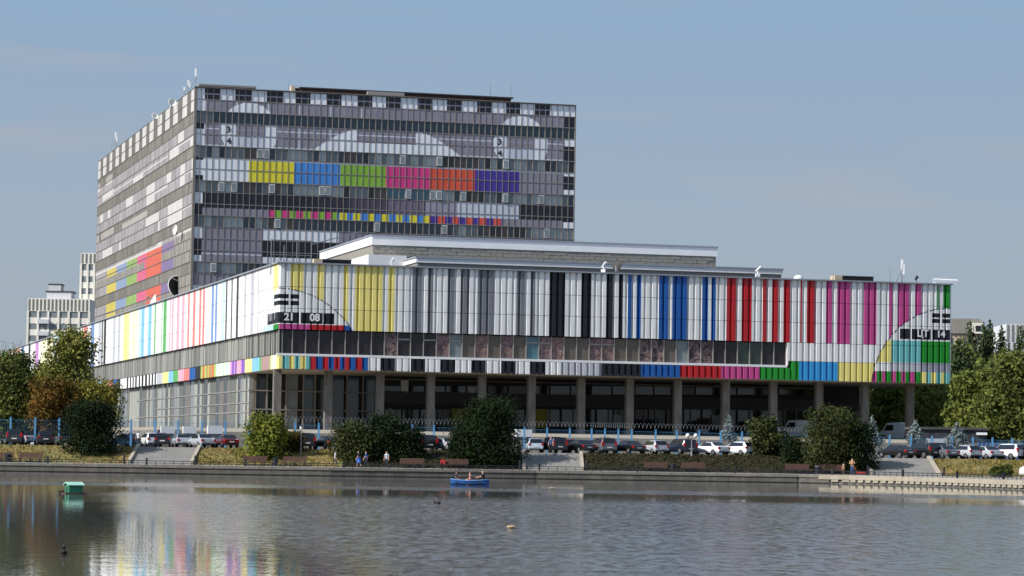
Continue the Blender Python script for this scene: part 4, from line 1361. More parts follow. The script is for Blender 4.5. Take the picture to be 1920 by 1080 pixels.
def tree(name, label, cat, px, ytop, Y, w, m, kind='round', n=3500, leaf=.26, zb=None, group=None, trunk=None, clumps=26, seed=0, crown0=.25, depth=None, shell=.5):
    global NR
    rr = random.Random(seed * 31 + int(px))
    NR = np.random.default_rng(seed * 17 + int(px))
    zb = ZR if zb is None else zb
    top = at(px, ytop, Y)
    h = top.z - zb
    t = thing(name, label, cat, (top.x, Y, zb), 0, group)
    dp = depth or w
    C, Rd = [], []
    clumps = int(clumps * 1.45)
    for i in range(clumps):
        f = (i + .5) / clumps
        z = h * (crown0 + (1 - crown0) * f)
        fz = f
        if kind == 'round': wr = math.sqrt(max(.04, 1 - (2 * fz - .9) ** 2 / 1.3))
        elif kind == 'birch': wr = (1.0 - .8 * fz ** 1.6) * (.6 + .4 * min(1, fz * 4))
        elif kind == 'poplar': wr = (math.sin(PI * min(1, fz * .92 + .08)) ** .6)
        elif kind == 'cone': wr = 1.02 - fz
        elif kind == 'bush': wr = math.sqrt(max(.05, 1 - (fz - .1) ** 2 / .95))
        a = i * 2.399 + rr.uniform(-.5, .5)
        q_ = rr.uniform(.25, .78) * wr
        cr = (.235 if kind in ('round', 'bush') else .22) * rr.uniform(.6, 1.35)
        if kind in ('round', 'bush', 'birch'): q_ *= rr.uniform(.8, 1.22); z *= rr.uniform(.86, 1.08)
        if kind == 'cone': cr *= wr + .12
        if kind == 'poplar': q_ *= .6; cr = .42 * wr
        C.append((math.cos(a) * q_ * w / 2, math.sin(a) * q_ * dp / 2, min(z, h - cr * w * .42)))
        Rd.append((cr * w * .95, cr * dp * .95, cr * w * (.75 if kind != 'poplar' else 1.6)))
    for i in range(clumps // 3 if kind in ('round', 'bush', 'birch') else 0):      # stray sprays break the outline
        a = rr.uniform(0, 2 * PI); e_ = rr.uniform(-.1, 1.0)
        b0 = C[rr.randrange(len(C) // 3, clumps)]
        C.append((b0[0] * 1.22 + math.cos(a) * w * .09, b0[1] * 1.15, min(h * 1.03, b0[2] + (.05 + .07 * e_) * h)))
        q_ = w * rr.uniform(.045, .10)
        Rd.append((q_, q_, q_ * rr.uniform(.8, 1.8)))
    C, Rd = np.array(C), np.array(Rd)
    tr_ = trunk or max(.05, w * .022)
    b = MB()
    top_z = h * (.8 if kind in ('poplar', 'cone', 'birch') else .62)
    lean = rr.uniform(-.02, .02) * h
    b.tube((0, 0, -.2), (lean * .5, 0, top_z * .5), tr_, tr_ * .72, 8)
    b.tube((lean * .5, 0, top_z * .5), (lean, 0, top_z), tr_ * .72, tr_ * .25, 7)
    b.build('trunk', M['birch_bark'] if kind == 'birch' else M['bark'], t)
    lb = MB()
    for i in range(0, clumps, 2):
        f = max(.12, min(.9, (C[i][2] - .12 * h) / top_z * .8)) * top_z
        st_ = Vector((lean * f / top_z, 0, f))
        mid = (st_ + Vector(C[i])) / 2 + Vector((0, 0, .03 * h))
        lb.tube(st_, mid, tr_ * .35, tr_ * .22, 5).tube(mid, C[i], tr_ * .22, tr_ * .08, 5)
    lb.build('limbs', M['bark'], t)
    leafobj('crown', leaves(C, Rd, n, leaf, shell=shell), LM[m], t)
    return t
# left group
tree('birch_tree', 'tallest green birch rising in front of the striped facade on the left', 'tree', 134, 628, 318, 9.2, 'birch', 'birch', 13000, .19, clumps=44, crown0=.1, seed=1, trunk=.22, depth=6.5)
tree('birch_tree', 'green birch at the left edge left of the tallest birch', 'tree', 28, 664, 312, 8.2, 'green', 'birch', 11000, .19, clumps=40, crown0=.1, seed=2, depth=6)
tree('birch_tree', 'outermost green tree cut by the left edge of the picture', 'tree', -22, 650, 316, 6.5, 'green', 'birch', 6000, .2, clumps=34, crown0=.1, seed=3, depth=6)
tree('shade_tree', 'green tree filling in behind between the two left birches', 'tree', 82, 690, 330, 7, 'birch', 'round', 7000, .2, clumps=28, crown0=.1, seed=4)
tree('rowan_tree', 'rusty orange autumn rowan behind the left parked cars', 'tree', 100, 712, 309, 5.8, 'rowan', 'round', 8500, .16, clumps=34, crown0=.18, seed=5, depth=4.5)
tree('young_maple', 'yellow-green young maple right of the rusty rowan', 'tree', 182, 720, 310, 6.4, 'yellow', 'round', 7500, .16, clumps=30, crown0=.18, seed=6, depth=4.5)
# bushes on the bank
def bush(label, px, ytop, Y, w, m, n=5000, zb=1.4, seed=0, kind='bush', leaf=.12, clumps=34, depth=None, name='bush', crown0=.05, shell=.55):
    return tree(name, label, 'bush', px, ytop, Y, w, m, kind, int(n * 1.5), leaf, zb, 'bushes on the pond bank', None, clumps, seed, crown0, depth or w * .7, shell)
bush('dark round bush left of the left stairs', 174, 758, 297, 6.6, 'dark', 10000, 1.2, 1)
bush('loose yellow-green bush on the dry grass beside two benches', 500, 778, 297, 5.4, 'lime', 4200, 1.3, 2, leaf=.17, clumps=24, shell=.35)
bush('low brownish bush tucked against the yellow-green bush', 545, 812, 300, 3.6, 'brown', 3000, 2.2, 3)
bush('dusky spreading bush at the left end of the dark clump', 665, 796, 297, 5.6, 'darkmid', 6000, 1.2, 4)
bush('dark bush in the middle of the clump behind strollers', 722, 782, 298, 5.6, 'dark', 6000, 1.2, 5)
bush('slim dark conifer-like bush standing up from the clump', 732, 766, 300, 2.4, 'dark', 2500, 2.0, 6, kind='cone')
bush('low dark bush at the right end of the clump', 768, 806, 298, 4.0, 'dark', 4000, 1.2, 7)
bush('biggest dark dome-shaped bush in the middle of the bank', 917, 755, 296.6, 8.0, 'dark', 14000, 1.1, 8, clumps=46)
bush('low dark skirt of foliage at the left foot of the biggest bush', 868, 806, 296.2, 3.6, 'dark', 3500, 1.1, 9)
bush('ragged dusky bush behind the white parked cars', 1437, 788, 303, 4.2, 'darkmid', 4200, 2.5, 10, leaf=.17, shell=.35)
bush('wide dark bush above the man in tan', 1556, 770, 297.5, 6.6, 'darkmid', 10000, 1.1, 11, clumps=44)
bush('dark bush leaning toward the right stairs', 1610, 796, 298, 4.4, 'dark', 5000, 1.2, 12)
bush('small dark shrub right of the wide bush, behind dark cars', 1487, 822, 300, 3.0, 'dark', 2500, 1.9, 13)
bush('left one of the two small shrubs on the right grass', 1868, 876, 294.5, 1.5, 'green', 1500, .95, 14, leaf=.1, clumps=12)
bush('right one of the two small shrubs on the right grass', 1886, 873, 294.8, 1.6, 'green', 1700, .95, 15, leaf=.1, clumps=12)
# silver spruces on the terrace
for i, (px, yt, w, lb) in enumerate(((1366, 779, 2.6, 'silver spruce in front of a column behind the white sedans'), (1456, 786, 2.0, 'silver spruce half hidden by the ragged dusky bush'), (1636, 778, 2.4, 'silver spruce just right of the wide dark bush'), (1716, 786, 2.7, 'silver spruce at the foot of the last column'), (1795, 789, 2.6, 'silver spruce in front of the dark garages'))):
    tree('spruce_tree', lb, 'tree', px, yt, 329, w, 'spruce', 'cone', 1500, .13, ZT - .2, 'young silver spruces on the terrace', .05, 26, i, .08)
# right hand wood, one by one
RT = [('lime_tree', 'yellow-green tree seen through the open right end of the ground floor', 1668, 712, 408, 7.5, 'olive', 'round', 6000),
      ('lime_tree', 'green-yellow tree just right of the last column', 1745, 705, 402, 8.5, 'olive', 'round', 7000),
      ('lime_tree', 'olive tree left of the big right edge tree', 1812, 706, 361, 6.0, 'olive', 'round', 7000),
      ('lime_tree', 'sunlit yellowish tree in front of the poplars', 1852, 694, 361, 7.5, 'olive', 'round', 7500),
      ('lime_tree', 'big green tree filling the right edge of the picture', 1912, 668, 352, 9.0, 'green', 'round', 12000),
      ('lime_tree', 'dark tree right behind the corner of the striped building', 1800, 648, 440, 6.5, 'poplar', 'round', 5000),
      ('lime_tree', 'round green tree under the white building', 1885, 664, 430, 8.0, 'green', 'round', 6500),
      ('lime_tree', 'low olive tree over the right end of the garages', 1868, 730, 352, 6.2, 'olive', 'round', 6000),
      ('lime_tree', 'low yellowing tree over the middle of the garages', 1772, 738, 384, 7.0, 'olive', 'round', 6000),
      ('lime_tree', 'tree closing the gap behind the last column', 1712, 735, 420, 7.5, 'green', 'round', 5000),
      ('lime_tree', 'outermost tree beyond the right edge van', 1955, 700, 350, 9, 'green', 'round', 5000),
      ('poplar_tree', 'poplar nearest the striped building', 1819, 600, 470, 3.6, 'poplar', 'poplar', 4500),
      ('poplar_tree', 'left poplar of the close pair', 1844, 603, 474, 2.7, 'poplar', 'poplar', 4000),
      ('poplar_tree', 'tallest poplar, right one of the close pair', 1857, 596, 472, 2.7, 'poplar', 'poplar', 4000),
      ('poplar_tree', 'poplar directly left of the white building', 1878, 608, 476, 3.0, 'poplar', 'poplar', 4000),
      ('poplar_tree', 'poplar in front of the white building at the right edge', 1914, 610, 470, 3.4, 'poplar', 'poplar', 4000)]
for i, (nm, lb, px, yt, Y, w, m, kd, n) in enumerate(RT):
    tree(nm, lb, 'tree', px, yt, Y, w, m, kd, n, .27 if kd != 'poplar' else .24, 3.0, 'trees beyond the right end of the building', clumps=36 if kd != 'poplar' else 26, seed=i, crown0=.12)
for i in range(14):
    x = 1640 + i * 24
    tree('lime_tree', 'tree of the far belt behind the right hand trees', 'tree', x, 700 + R.uniform(-12, 14) if x < 1790 else 670 + R.uniform(-20, 20), 455 + R.uniform(-8, 8), 8.5, R.choice(['green', 'olive', 'poplar']), 'round', 2600, .36, 3.0, 'far belt of trees behind the car park', clumps=26, seed=60 + i, crown0=.02)

# ------------------------------------------------------------------ blue fence with razor wire
fence = thing('blue_fence', 'light blue steel picket fence with razor wire behind the parked cars', 'fence', (0, 0, 0))
FX = [(-30, 'p')] + [(x, 'p') for x in (19, 65, 110, 155, 200, 245, 290, 333, 378, 422, 466, 510, 553, 597, 641, 685, 729, 772, 813, 855, 898, 941, 983, 1025.5, 1068, 1109, 1134, 1159, 1184, 1229, 1269, 1310.7, 1351, 1391, 1431, 1472, 1512, 1552, 1592, 1630, 1668, 1708, 1747.5, 1785, 1824, 1861, 1898, 1936)]
fpm = MB().box((-.1, -.1, 0), (.1, .1, 1)).mesh('fence_post', M['blue_paint'])
FP = []
for x, _ in FX:
    u = float(np.interp(x, [0, 1900], [306, 330]))
    g_ = at(x, 840, u)
    zt = float(np.interp(x, [0, 700, 1310, 1900], [5.72, 5.66, 5.55, 5.25]))
    o = link('fence_post', fpm, fence, (g_.x, u, ZR))
    o.scale = (1, 1, zt - ZR)
    FP.append(Vector((g_.x, u, zt)))
pk_ = MB()
for a, b in zip(FP, FP[1:]):
    n = 16
    for i in range(1, n):
        p = a.lerp(b, i / n)
        pk_.box((p.x - .009, p.y - .009, ZR + .25), (p.x + .009, p.y + .009, p.z - .3))
tag(pk_.build('picket', mat('picket_blue_grey', (64, 104, 132), .5), fence), kind='stuff')
rl = MB()
for a, b in zip(FP, FP[1:]):
    for zz_ in (-.3, -2.5):
        rl.tube(a + Vector((0, 0, zz_)), b + Vector((0, 0, zz_)), .02, n=4)
rl.build('fence_rail', M['blue_paint'], fence)
for a, b in zip(FP, FP[1:]):
    if -30 < a.x < 40:
        coil(a + Vector((0, 0, .33)), b + Vector((0, 0, .33)), .3, 6, 'razor_wire', M['steel'], fence, .013)

# ------------------------------------------------------------------ vehicles
def car_proto(kind):
    if kind == 'sedan':
        Lh, w, prof = 2.3, .9, [(-2.3, .62, .62), (-2.26, .92, .92), (-1.55, 1.0, 1.02), (-.85, .98, 1.4), (.25, .96, 1.44), (1.1, .94, 1.0), (2.0, .78, .8), (2.28, .55, .55)]
        rw = ((-1.5, 1.03), (-.88, 1.39)); wsd = ((.3, 1.43), (1.08, 1.01)); sw = [(-1.2, 1.0), (.9, .98), (.2, 1.38), (-.8, 1.36)]
    elif kind == 'hatch':
        Lh, w, prof = 2.05, .88, [(-2.05, .6, .6), (-2.02, .98, 1.0), (-1.55, 1.02, 1.46), (-.6, 1.0, 1.55), (.35, .98, 1.5), (1.15, .96, 1.05), (1.8, .82, .84), (2.03, .56, .56)]
        rw = ((-2.0, 1.03), (-1.57, 1.45)); wsd = ((.4, 1.49), (1.12, 1.06)); sw = [(-1.6, 1.04), (1.0, 1.0), (.3, 1.44), (-1.35, 1.42)]
    elif kind == 'suv':
        Lh, w, prof = 2.25, .95, [(-2.25, .66, .66), (-2.22, 1.08, 1.1), (-1.95, 1.12, 1.68), (-.6, 1.1, 1.76), (.4, 1.08, 1.72), (1.05, 1.06, 1.16), (2.0, .98, 1.0), (2.23, .66, .66)]
        rw = ((-2.2, 1.14), (-1.97, 1.66)); wsd = ((.44, 1.7), (1.02, 1.18)); sw = [(-1.85, 1.14), (.95, 1.12), (.35, 1.64), (-1.75, 1.64)]
    else:
        Lh, w, prof = 2.7, 1.0, [(-2.7, .6, .6), (-2.68, 1.2, 1.25), (-2.6, 1.25, 2.35), (-.6, 1.25, 2.45), (1.3, 1.22, 2.35), (1.95, 1.15, 1.3), (2.6, .95, .97), (2.7, .6, .6)]
        rw = ((-2.67, 1.35), (-2.61, 2.1)); wsd = ((1.34, 2.28), (1.9, 1.36)); sw = [(.3, 1.35), (1.7, 1.33), (1.25, 2.1), (.3, 2.1)]
    t = link('parked_car' if kind != 'van' else 'parked_van', None)
    b = MB()
    rings = []
    for y, belt, rf in prof:
        g = w * (1 if abs(y) < Lh - .25 else .9)
        cab = rf - belt > .2
        rwid = g * (.74 if kind != 'van' else .9) if cab else g * .86
        half = [(g * .86, .3), (g * .97, .48), (g, belt * .78), (g * .965, belt), (rwid, rf - (.06 if cab else 0)), (rwid * .6, rf)]
        if y == prof[0][0] or y == prof[-1][0]:
            half = [(g * .86, .34), (g * .92, .4), (g * .94, .46), (g * .94, .52), (g * .9, rf - .02), (g * .6, rf)]
        rings.append([Vector((x, y, z)) for x, z in half] + [Vector((-x, y, z)) for x, z in reversed(half)])
    for A_, B_ in zip(rings, rings[1:]):
        for i in range(11):
            b.face([A_[i], A_[i + 1], B_[i + 1], B_[i]])
        b.face([A_[11], A_[0], B_[0], B_[11]])
    b.face(list(reversed(rings[0]))); b.face(rings[-1])
    bm = bmesh.new(); me = b.mesh('body', mat('car_paint_base', (120, 120, 120), .25, coat=.5)); bm.from_mesh(me); bmesh.ops.remove_doubles(bm, verts=bm.verts, dist=.002)
    bmesh.ops.recalc_face_normals(bm, faces=bm.faces); bm.to_mesh(me); bm.free()
    body = link('body', me, t)
    def off(y0, z0, y1, z1, f0, f1, name, d):
        n_ = Vector((0, -(z1 - z0), (y1 - y0))).normalized() * d
        q = [Vector((-f0, y0, z0)), Vector((f0, y0, z0)), Vector((f1, y1, z1)), Vector((-f1, y1, z1))]
        mb_ = MB()
        mb_.face([p + n_ for p in q])
        mb_.face([p - n_ * .2 for p in reversed(q)])
        mb_.build(name, G['car'], t)
    (ya, za), (yb, zb_) = rw
    off(ya, za, yb, zb_, w * .8, w * .66 if kind != 'van' else w * .8, 'rear_window', .03 if ya < yb else .03)
    (ya, za), (yb, zb_) = wsd
    off(yb, zb_, ya, za, w * .8, w * .66, 'windscreen', -.03)
    for s in (-1, 1):
        mb_ = MB()
        xb, xt = w * .985, w * (.8 if kind != 'van' else .93)
        q = [(s * xb, sw[0][0], sw[0][1]), (s * xb, sw[1][0], sw[1][1]), (s * xt, sw[2][0], sw[2][1]), (s * xt, sw[3][0], sw[3][1])]
        mb_.face(q if s > 0 else list(reversed(q)))
        mb_.build('side_window', G['car'], t)
    tl = .82 if kind == 'sedan' else .92 if kind == 'hatch' else 1.0
    for s in (-1, 1):
        MB().box((s * w * .78 - .12, prof[0][0] - .02, tl - .14), (s * w * .78 + .1, prof[0][0] + .2, tl + (.1 if kind != 'suv' else .3))).build('tail_light', M['tail'], t)
    MB().box((-.27, prof[0][0] - .035, .62), (.27, prof[0][0] - .015, .74)).build('number_plate', M['plate'], t)
    MB().box((-w * .86, prof[0][0] - .03, .3), (w * .86, prof[0][0] + .1, .46)).build('bumper', M['rubber'], t)
    wr = .33 if kind in ('sedan', 'hatch') else .37
    for s in (-1, 1):
        for y in (-Lh * .6, Lh * .62):
            wh = MB().tube((s * (w - .2), y, wr), (s * (w + .015), y, wr), wr, wr, 14).build('wheel', M['rubber'], t)
            MB().tube((s * (w + .012), y, wr), (s * (w + .028), y, wr), wr * .6, wr * .55, 10).build('rim', M['rim'], wh)
    return t
PROTO = {}
CARC = dict(black=(20, 20, 23), dark=(38, 40, 46), grey=(88, 92, 98), silver=(168, 172, 178), white=(226, 228, 230), navy=(26, 30, 46), red=(86, 22, 26), brightred=(150, 30, 26), ice=(176, 190, 204), tan=(150, 140, 120))
def car(kind, colr, px, Y, yaw, label, z=ZR):
    g_ = at(px, 840, Y)
    grp = 'cars parked along the top of the bank'
    if kind not in PROTO:
        PROTO[kind] = car_proto(kind)
        r = PROTO[kind]
        r.location = (g_.x, Y, z); r.rotation_euler = (0, 0, math.radians(yaw))
        tag(r, label, 'van' if kind == 'van' else 'car', grp)
    else:
        r = copy_thing(PROTO[kind], (g_.x, Y, z), math.radians(yaw), label)
    for c in r.children:
        if c.name.startswith('body'):
            c.material_slots[0].link = 'OBJECT'
            c.material_slots[0].material = mat('car_paint_' + colr, CARC[colr], .28, coat=.6)
    return r
CY = 304.2
CARS = [('suv', 'dark', 28, CY, 8, 'dark suv at the far left beside the first blue posts'), ('hatch', 'dark', 82, CY, 20, 'dark grey hatchback second from the left edge'),
 ('van', 'white', 60, 314, 75, 'long white van parked behind the two dark cars at the left'), ('sedan', 'silver', 46, 309.5, 30, 'silver car showing between the two dark cars at the left'), ('sedan', 'grey', 110, 309, 30, 'grey car beside the left bush in the second row'),
 ('sedan', 'black', 240, 313, 40, 'black car in the second row right of the dark round bush'), ('hatch', 'black', 304, CY, 12, 'black hatchback at the top of the left stairs'), ('hatch', 'white', 283, 308.5, 15, 'white car half hidden behind the black hatchback'),
 ('sedan', 'silver', 341, 308, 15, 'silver car behind a blue post in the second row'), ('sedan', 'silver', 378, CY, 24, 'silver sedan next to the dark red sedan'), ('sedan', 'red', 425, CY, 24, 'dark red sedan above the dry grass'),
 ('suv', 'black', 571, CY, 16, 'black suv right of the yellow-green bush behind the lamp post'), ('sedan', 'black', 614, CY, 26, 'black sedan between the lamp post and the dark clump'), ('hatch', 'white', 650, CY + 2, 20, 'white car peeping over the dusky bush'),
 ('suv', 'black', 800, CY, 12, 'black suv between the dark clump and the biggest bush'), ('sedan', 'silver', 834, CY, 26, 'silver car half hidden by the biggest bush'), ('hatch', 'ice', 1002, CY, 8, 'pale blue-grey hatchback right of the biggest bush'),
 ('suv', 'black', 1037, CY, 22, 'black suv at the top of the middle stairs'), ('hatch', 'brightred', 1062, CY + 4, 20, 'red car glimpsed behind the black suv at the middle stairs'), ('sedan', 'black', 1088, CY, 24, 'black sedan right of the middle stairs'),
 ('suv', 'grey', 1131, CY, 14, 'dark grey suv fourth from the biggest bush'), ('sedan', 'dark', 1108, CY + 6, 20, 'dark car in the second row behind the grey suv'), ('sedan', 'black', 1179, CY, 24, 'black sedan between the grey suv and silver hatchback'),
 ('hatch', 'silver', 1227, CY, 24, 'silver hatchback left of the navy people carrier'), ('suv', 'navy', 1277, CY, 22, 'navy people carrier beside the twin globe lamp'), ('sedan', 'white', 1333, CY, 34, 'white sedan right of the twin globe lamp'),
 ('hatch', 'white', 1386, CY, 34, 'white hatchback against the ragged dusky bush'), ('sedan', 'dark', 1440, CY + 4, 25, 'dark car behind the ragged dusky bush'), ('hatch', 'red', 1490, CY + 5, 25, 'dark red car between the dusky bush and the wide bush'),
 ('sedan', 'black', 1681, CY + 3, 36, 'black sedan at the top of the right stairs'), ('suv', 'black', 1728, CY + 3.5, 30, 'black suv second from the right stairs'), ('sedan', 'grey', 1767, CY + 3.5, 24, 'grey sedan between black suv and silver hatchback on the right'),
 ('hatch', 'silver', 1808, CY + 3.5, 26, 'silver hatchback third from the right edge'), ('sedan', 'silver', 1848, CY + 3.5, 26, 'silver sedan left of the white suv'), ('suv', 'white', 1888, CY + 3.5, 36, 'white suv near the right edge above the shrubs'),
 ('sedan', 'black', 1926, CY + 3, 30, 'black car cut by the right edge of the picture')]
for k_, cl_, px_, y_, yw_, lb_ in CARS:
    car(k_, cl_, px_, y_ + R.uniform(-.35, .45), yw_ + R.uniform(-5, 5), lb_)
car('van', 'white', 1683, 386, 62, 'white panel van on the terrace at the open end of the building', 5.07)
car('van', 'white', 1500, 371, 60, 'white van on the terrace behind the dusky bushes', 5.07)
car('van', 'dark', 1320, 364, 170, 'dark minibus on the terrace under the columns', 5.06)
car('van', 'silver', 1415, 368, 175, 'pale minibus on the terrace between two columns', 5.07)
g_ = at(1929, 890, 291.5)
car('van', 'white', 1962, 291.5, 70, 'white van on the lake walk at the right edge', ZP)
for i, (x, Y, w, h) in enumerate(((73 / 4.91 + 300, 318, 1.5, .8), (356, 319, 1.5, .8), (404, 320, 1.7, .9), (983, 326, 1.9, .9), (1754, 331, 3, .5))):
    p = at(x, 806 if x < 900 else 812 if x < 1200 else 826, Y)
    t = thing('concrete_block', ['white block left of two more on the forecourt', 'white block second from left on the forecourt', 'white block nearest the building corner', 'white block just right of the biggest bush', 'long white block among the right spruces'][i], 'block', p, TH, 'white blocks on the forecourt')
    MB().box((-w / 2, 0, -h / 2), (w / 2, .8, h / 2)).build('block', M['white_metal'], t)
    MB().box((-w / 2 + .1, .1, -3), (w / 2 - .1, .7, -h / 2 - .002)).build('plinth', M['concrete'], t)

# ------------------------------------------------------------------ benches, bins, lamps
def bench_at(px, Y, label, first=[None]):
    g_ = at(px, 868, Y)
    if first[0] is None:
        t = thing('park_bench', label, 'bench', (g_.x, Y, ZP), 0, 'benches along the lake walk')
        sl = MB().box((-1.25, -.05, -.018), (1.25, .05, .018)).mesh('seat_slat', M['wood'])
        for i in range(4):
            link('seat_slat', sl, t, (0, -.3 + i * .115, .45))
        bk = MB().box((-1.25, -.02, -.06), (1.25, .02, .06)).mesh('back_slat', M['wood'])
        for i in range(4):
            link('back_slat', bk, t, (0, .12 + i * .03, .56 + i * .135))
        for x in (-1.0, 0, 1.0):
            MB().box((x - .04, -.33, 0), (x + .04, -.26, .43)).box((x - .04, .05, 0), (x + .04, .12, .43)).box((x - .04, -.33, .38), (x + .04, .12, .43)).build('leg', M['black_metal'], t)
            MB().prism([(.1, .43), (.17, .43), (.28, 1.02), (.24, 1.02)], x - .03, x + .03, axis='x').build('back_post', M['black_metal'], t)
        first[0] = t
        return t
    return copy_thing(first[0], (g_.x, Y, ZP), 0, label)
BEN = [(2, 'bench cut by the left edge of the picture'), (57, 'bench at left below the dark grey hatchback'), (478, 'left one of the two benches under the yellow-green bush'), (553, 'bench right of the bin under the yellow-green bush'), (772, 'reddish bench right of the strolling people'), (856, 'bench with a red bag at the foot of the biggest bush'), (1230, 'bench in the shade below the silver hatchback'), (1300, 'bench in the shade below the twin globe lamp'), (1495, 'bench left of the bin under the wide bush'), (1562, 'bench beside the man in tan')]
for px, lb in BEN:
    bench_at(px, slope0(at(px, 868, 292).x) - .1, lb)
for px, lb in ((516, 'dark bin between the two benches under the yellow-green bush'), (14, 'dark bin beside the bench at the left edge'), (1533, 'dark bin with pale lid left of the bench by the man in tan'), (1262, 'dark bin between the two shaded benches'), (1876, 'pale bin in front of the two small shrubs')):
    Y = slope0(at(px, 868, 292).x) - .2
    t = thing('litter_bin', lb, 'bin', (at(px, 868, Y).x, Y, ZP), 0, 'litter bins along the lake walk')
    pale = px == 1876
    MB().tube((0, 0, .06), (0, 0, .8), .26, .31, 12).build('drum', M['white_metal'] if pale else M['black_metal'], t)
    MB().tube((0, 0, .8), (0, 0, .88), .33, .24, 12).build('lid', M['steel'] if px == 1533 else M['black_metal'], t)
def lamp(px, ytop, Y, label, twin, zb):
    tp = at(px, ytop, Y)
    t = thing('street_lamp', label, 'lamp', (tp.x, Y, zb), 0, 'park lamps')
    h = tp.z - zb
    MB().tube((0, 0, 0), (0, 0, .5), .12, .09, 8).tube((0, 0, .5), (0, 0, h - .5), .07, .05, 8).build('pole', M['steel'], t)
    if twin:
        for s in (-1, 1):
            MB().ball((s * .42, 0, h - .28), .24, 12, 8).build('globe', M['white_metal'], t)
        MB().tube((-.42, 0, h - .55), (.42, 0, h - .55), .035).box((-.15, -.15, h - .3), (.15, .15, h)).build('bracket', M['black_metal'], t)
    else:
        MB().tube((0, 0, h - .5), (0, 0, h - .12), .12, .2, 8).build('lantern', M['white_metal'], t)
        MB().tube((0, 0, h - .12), (0, 0, h), .24, .05, 8).build('lamp_cap', M['black_metal'], t)
lamp(565, 797, 298, 'single lantern lamp post right of the yellow-green bush', False, 1.6)
lamp(1297, 812, 300, 'twin globe lamp beside the navy people carrier', True, 2.6)

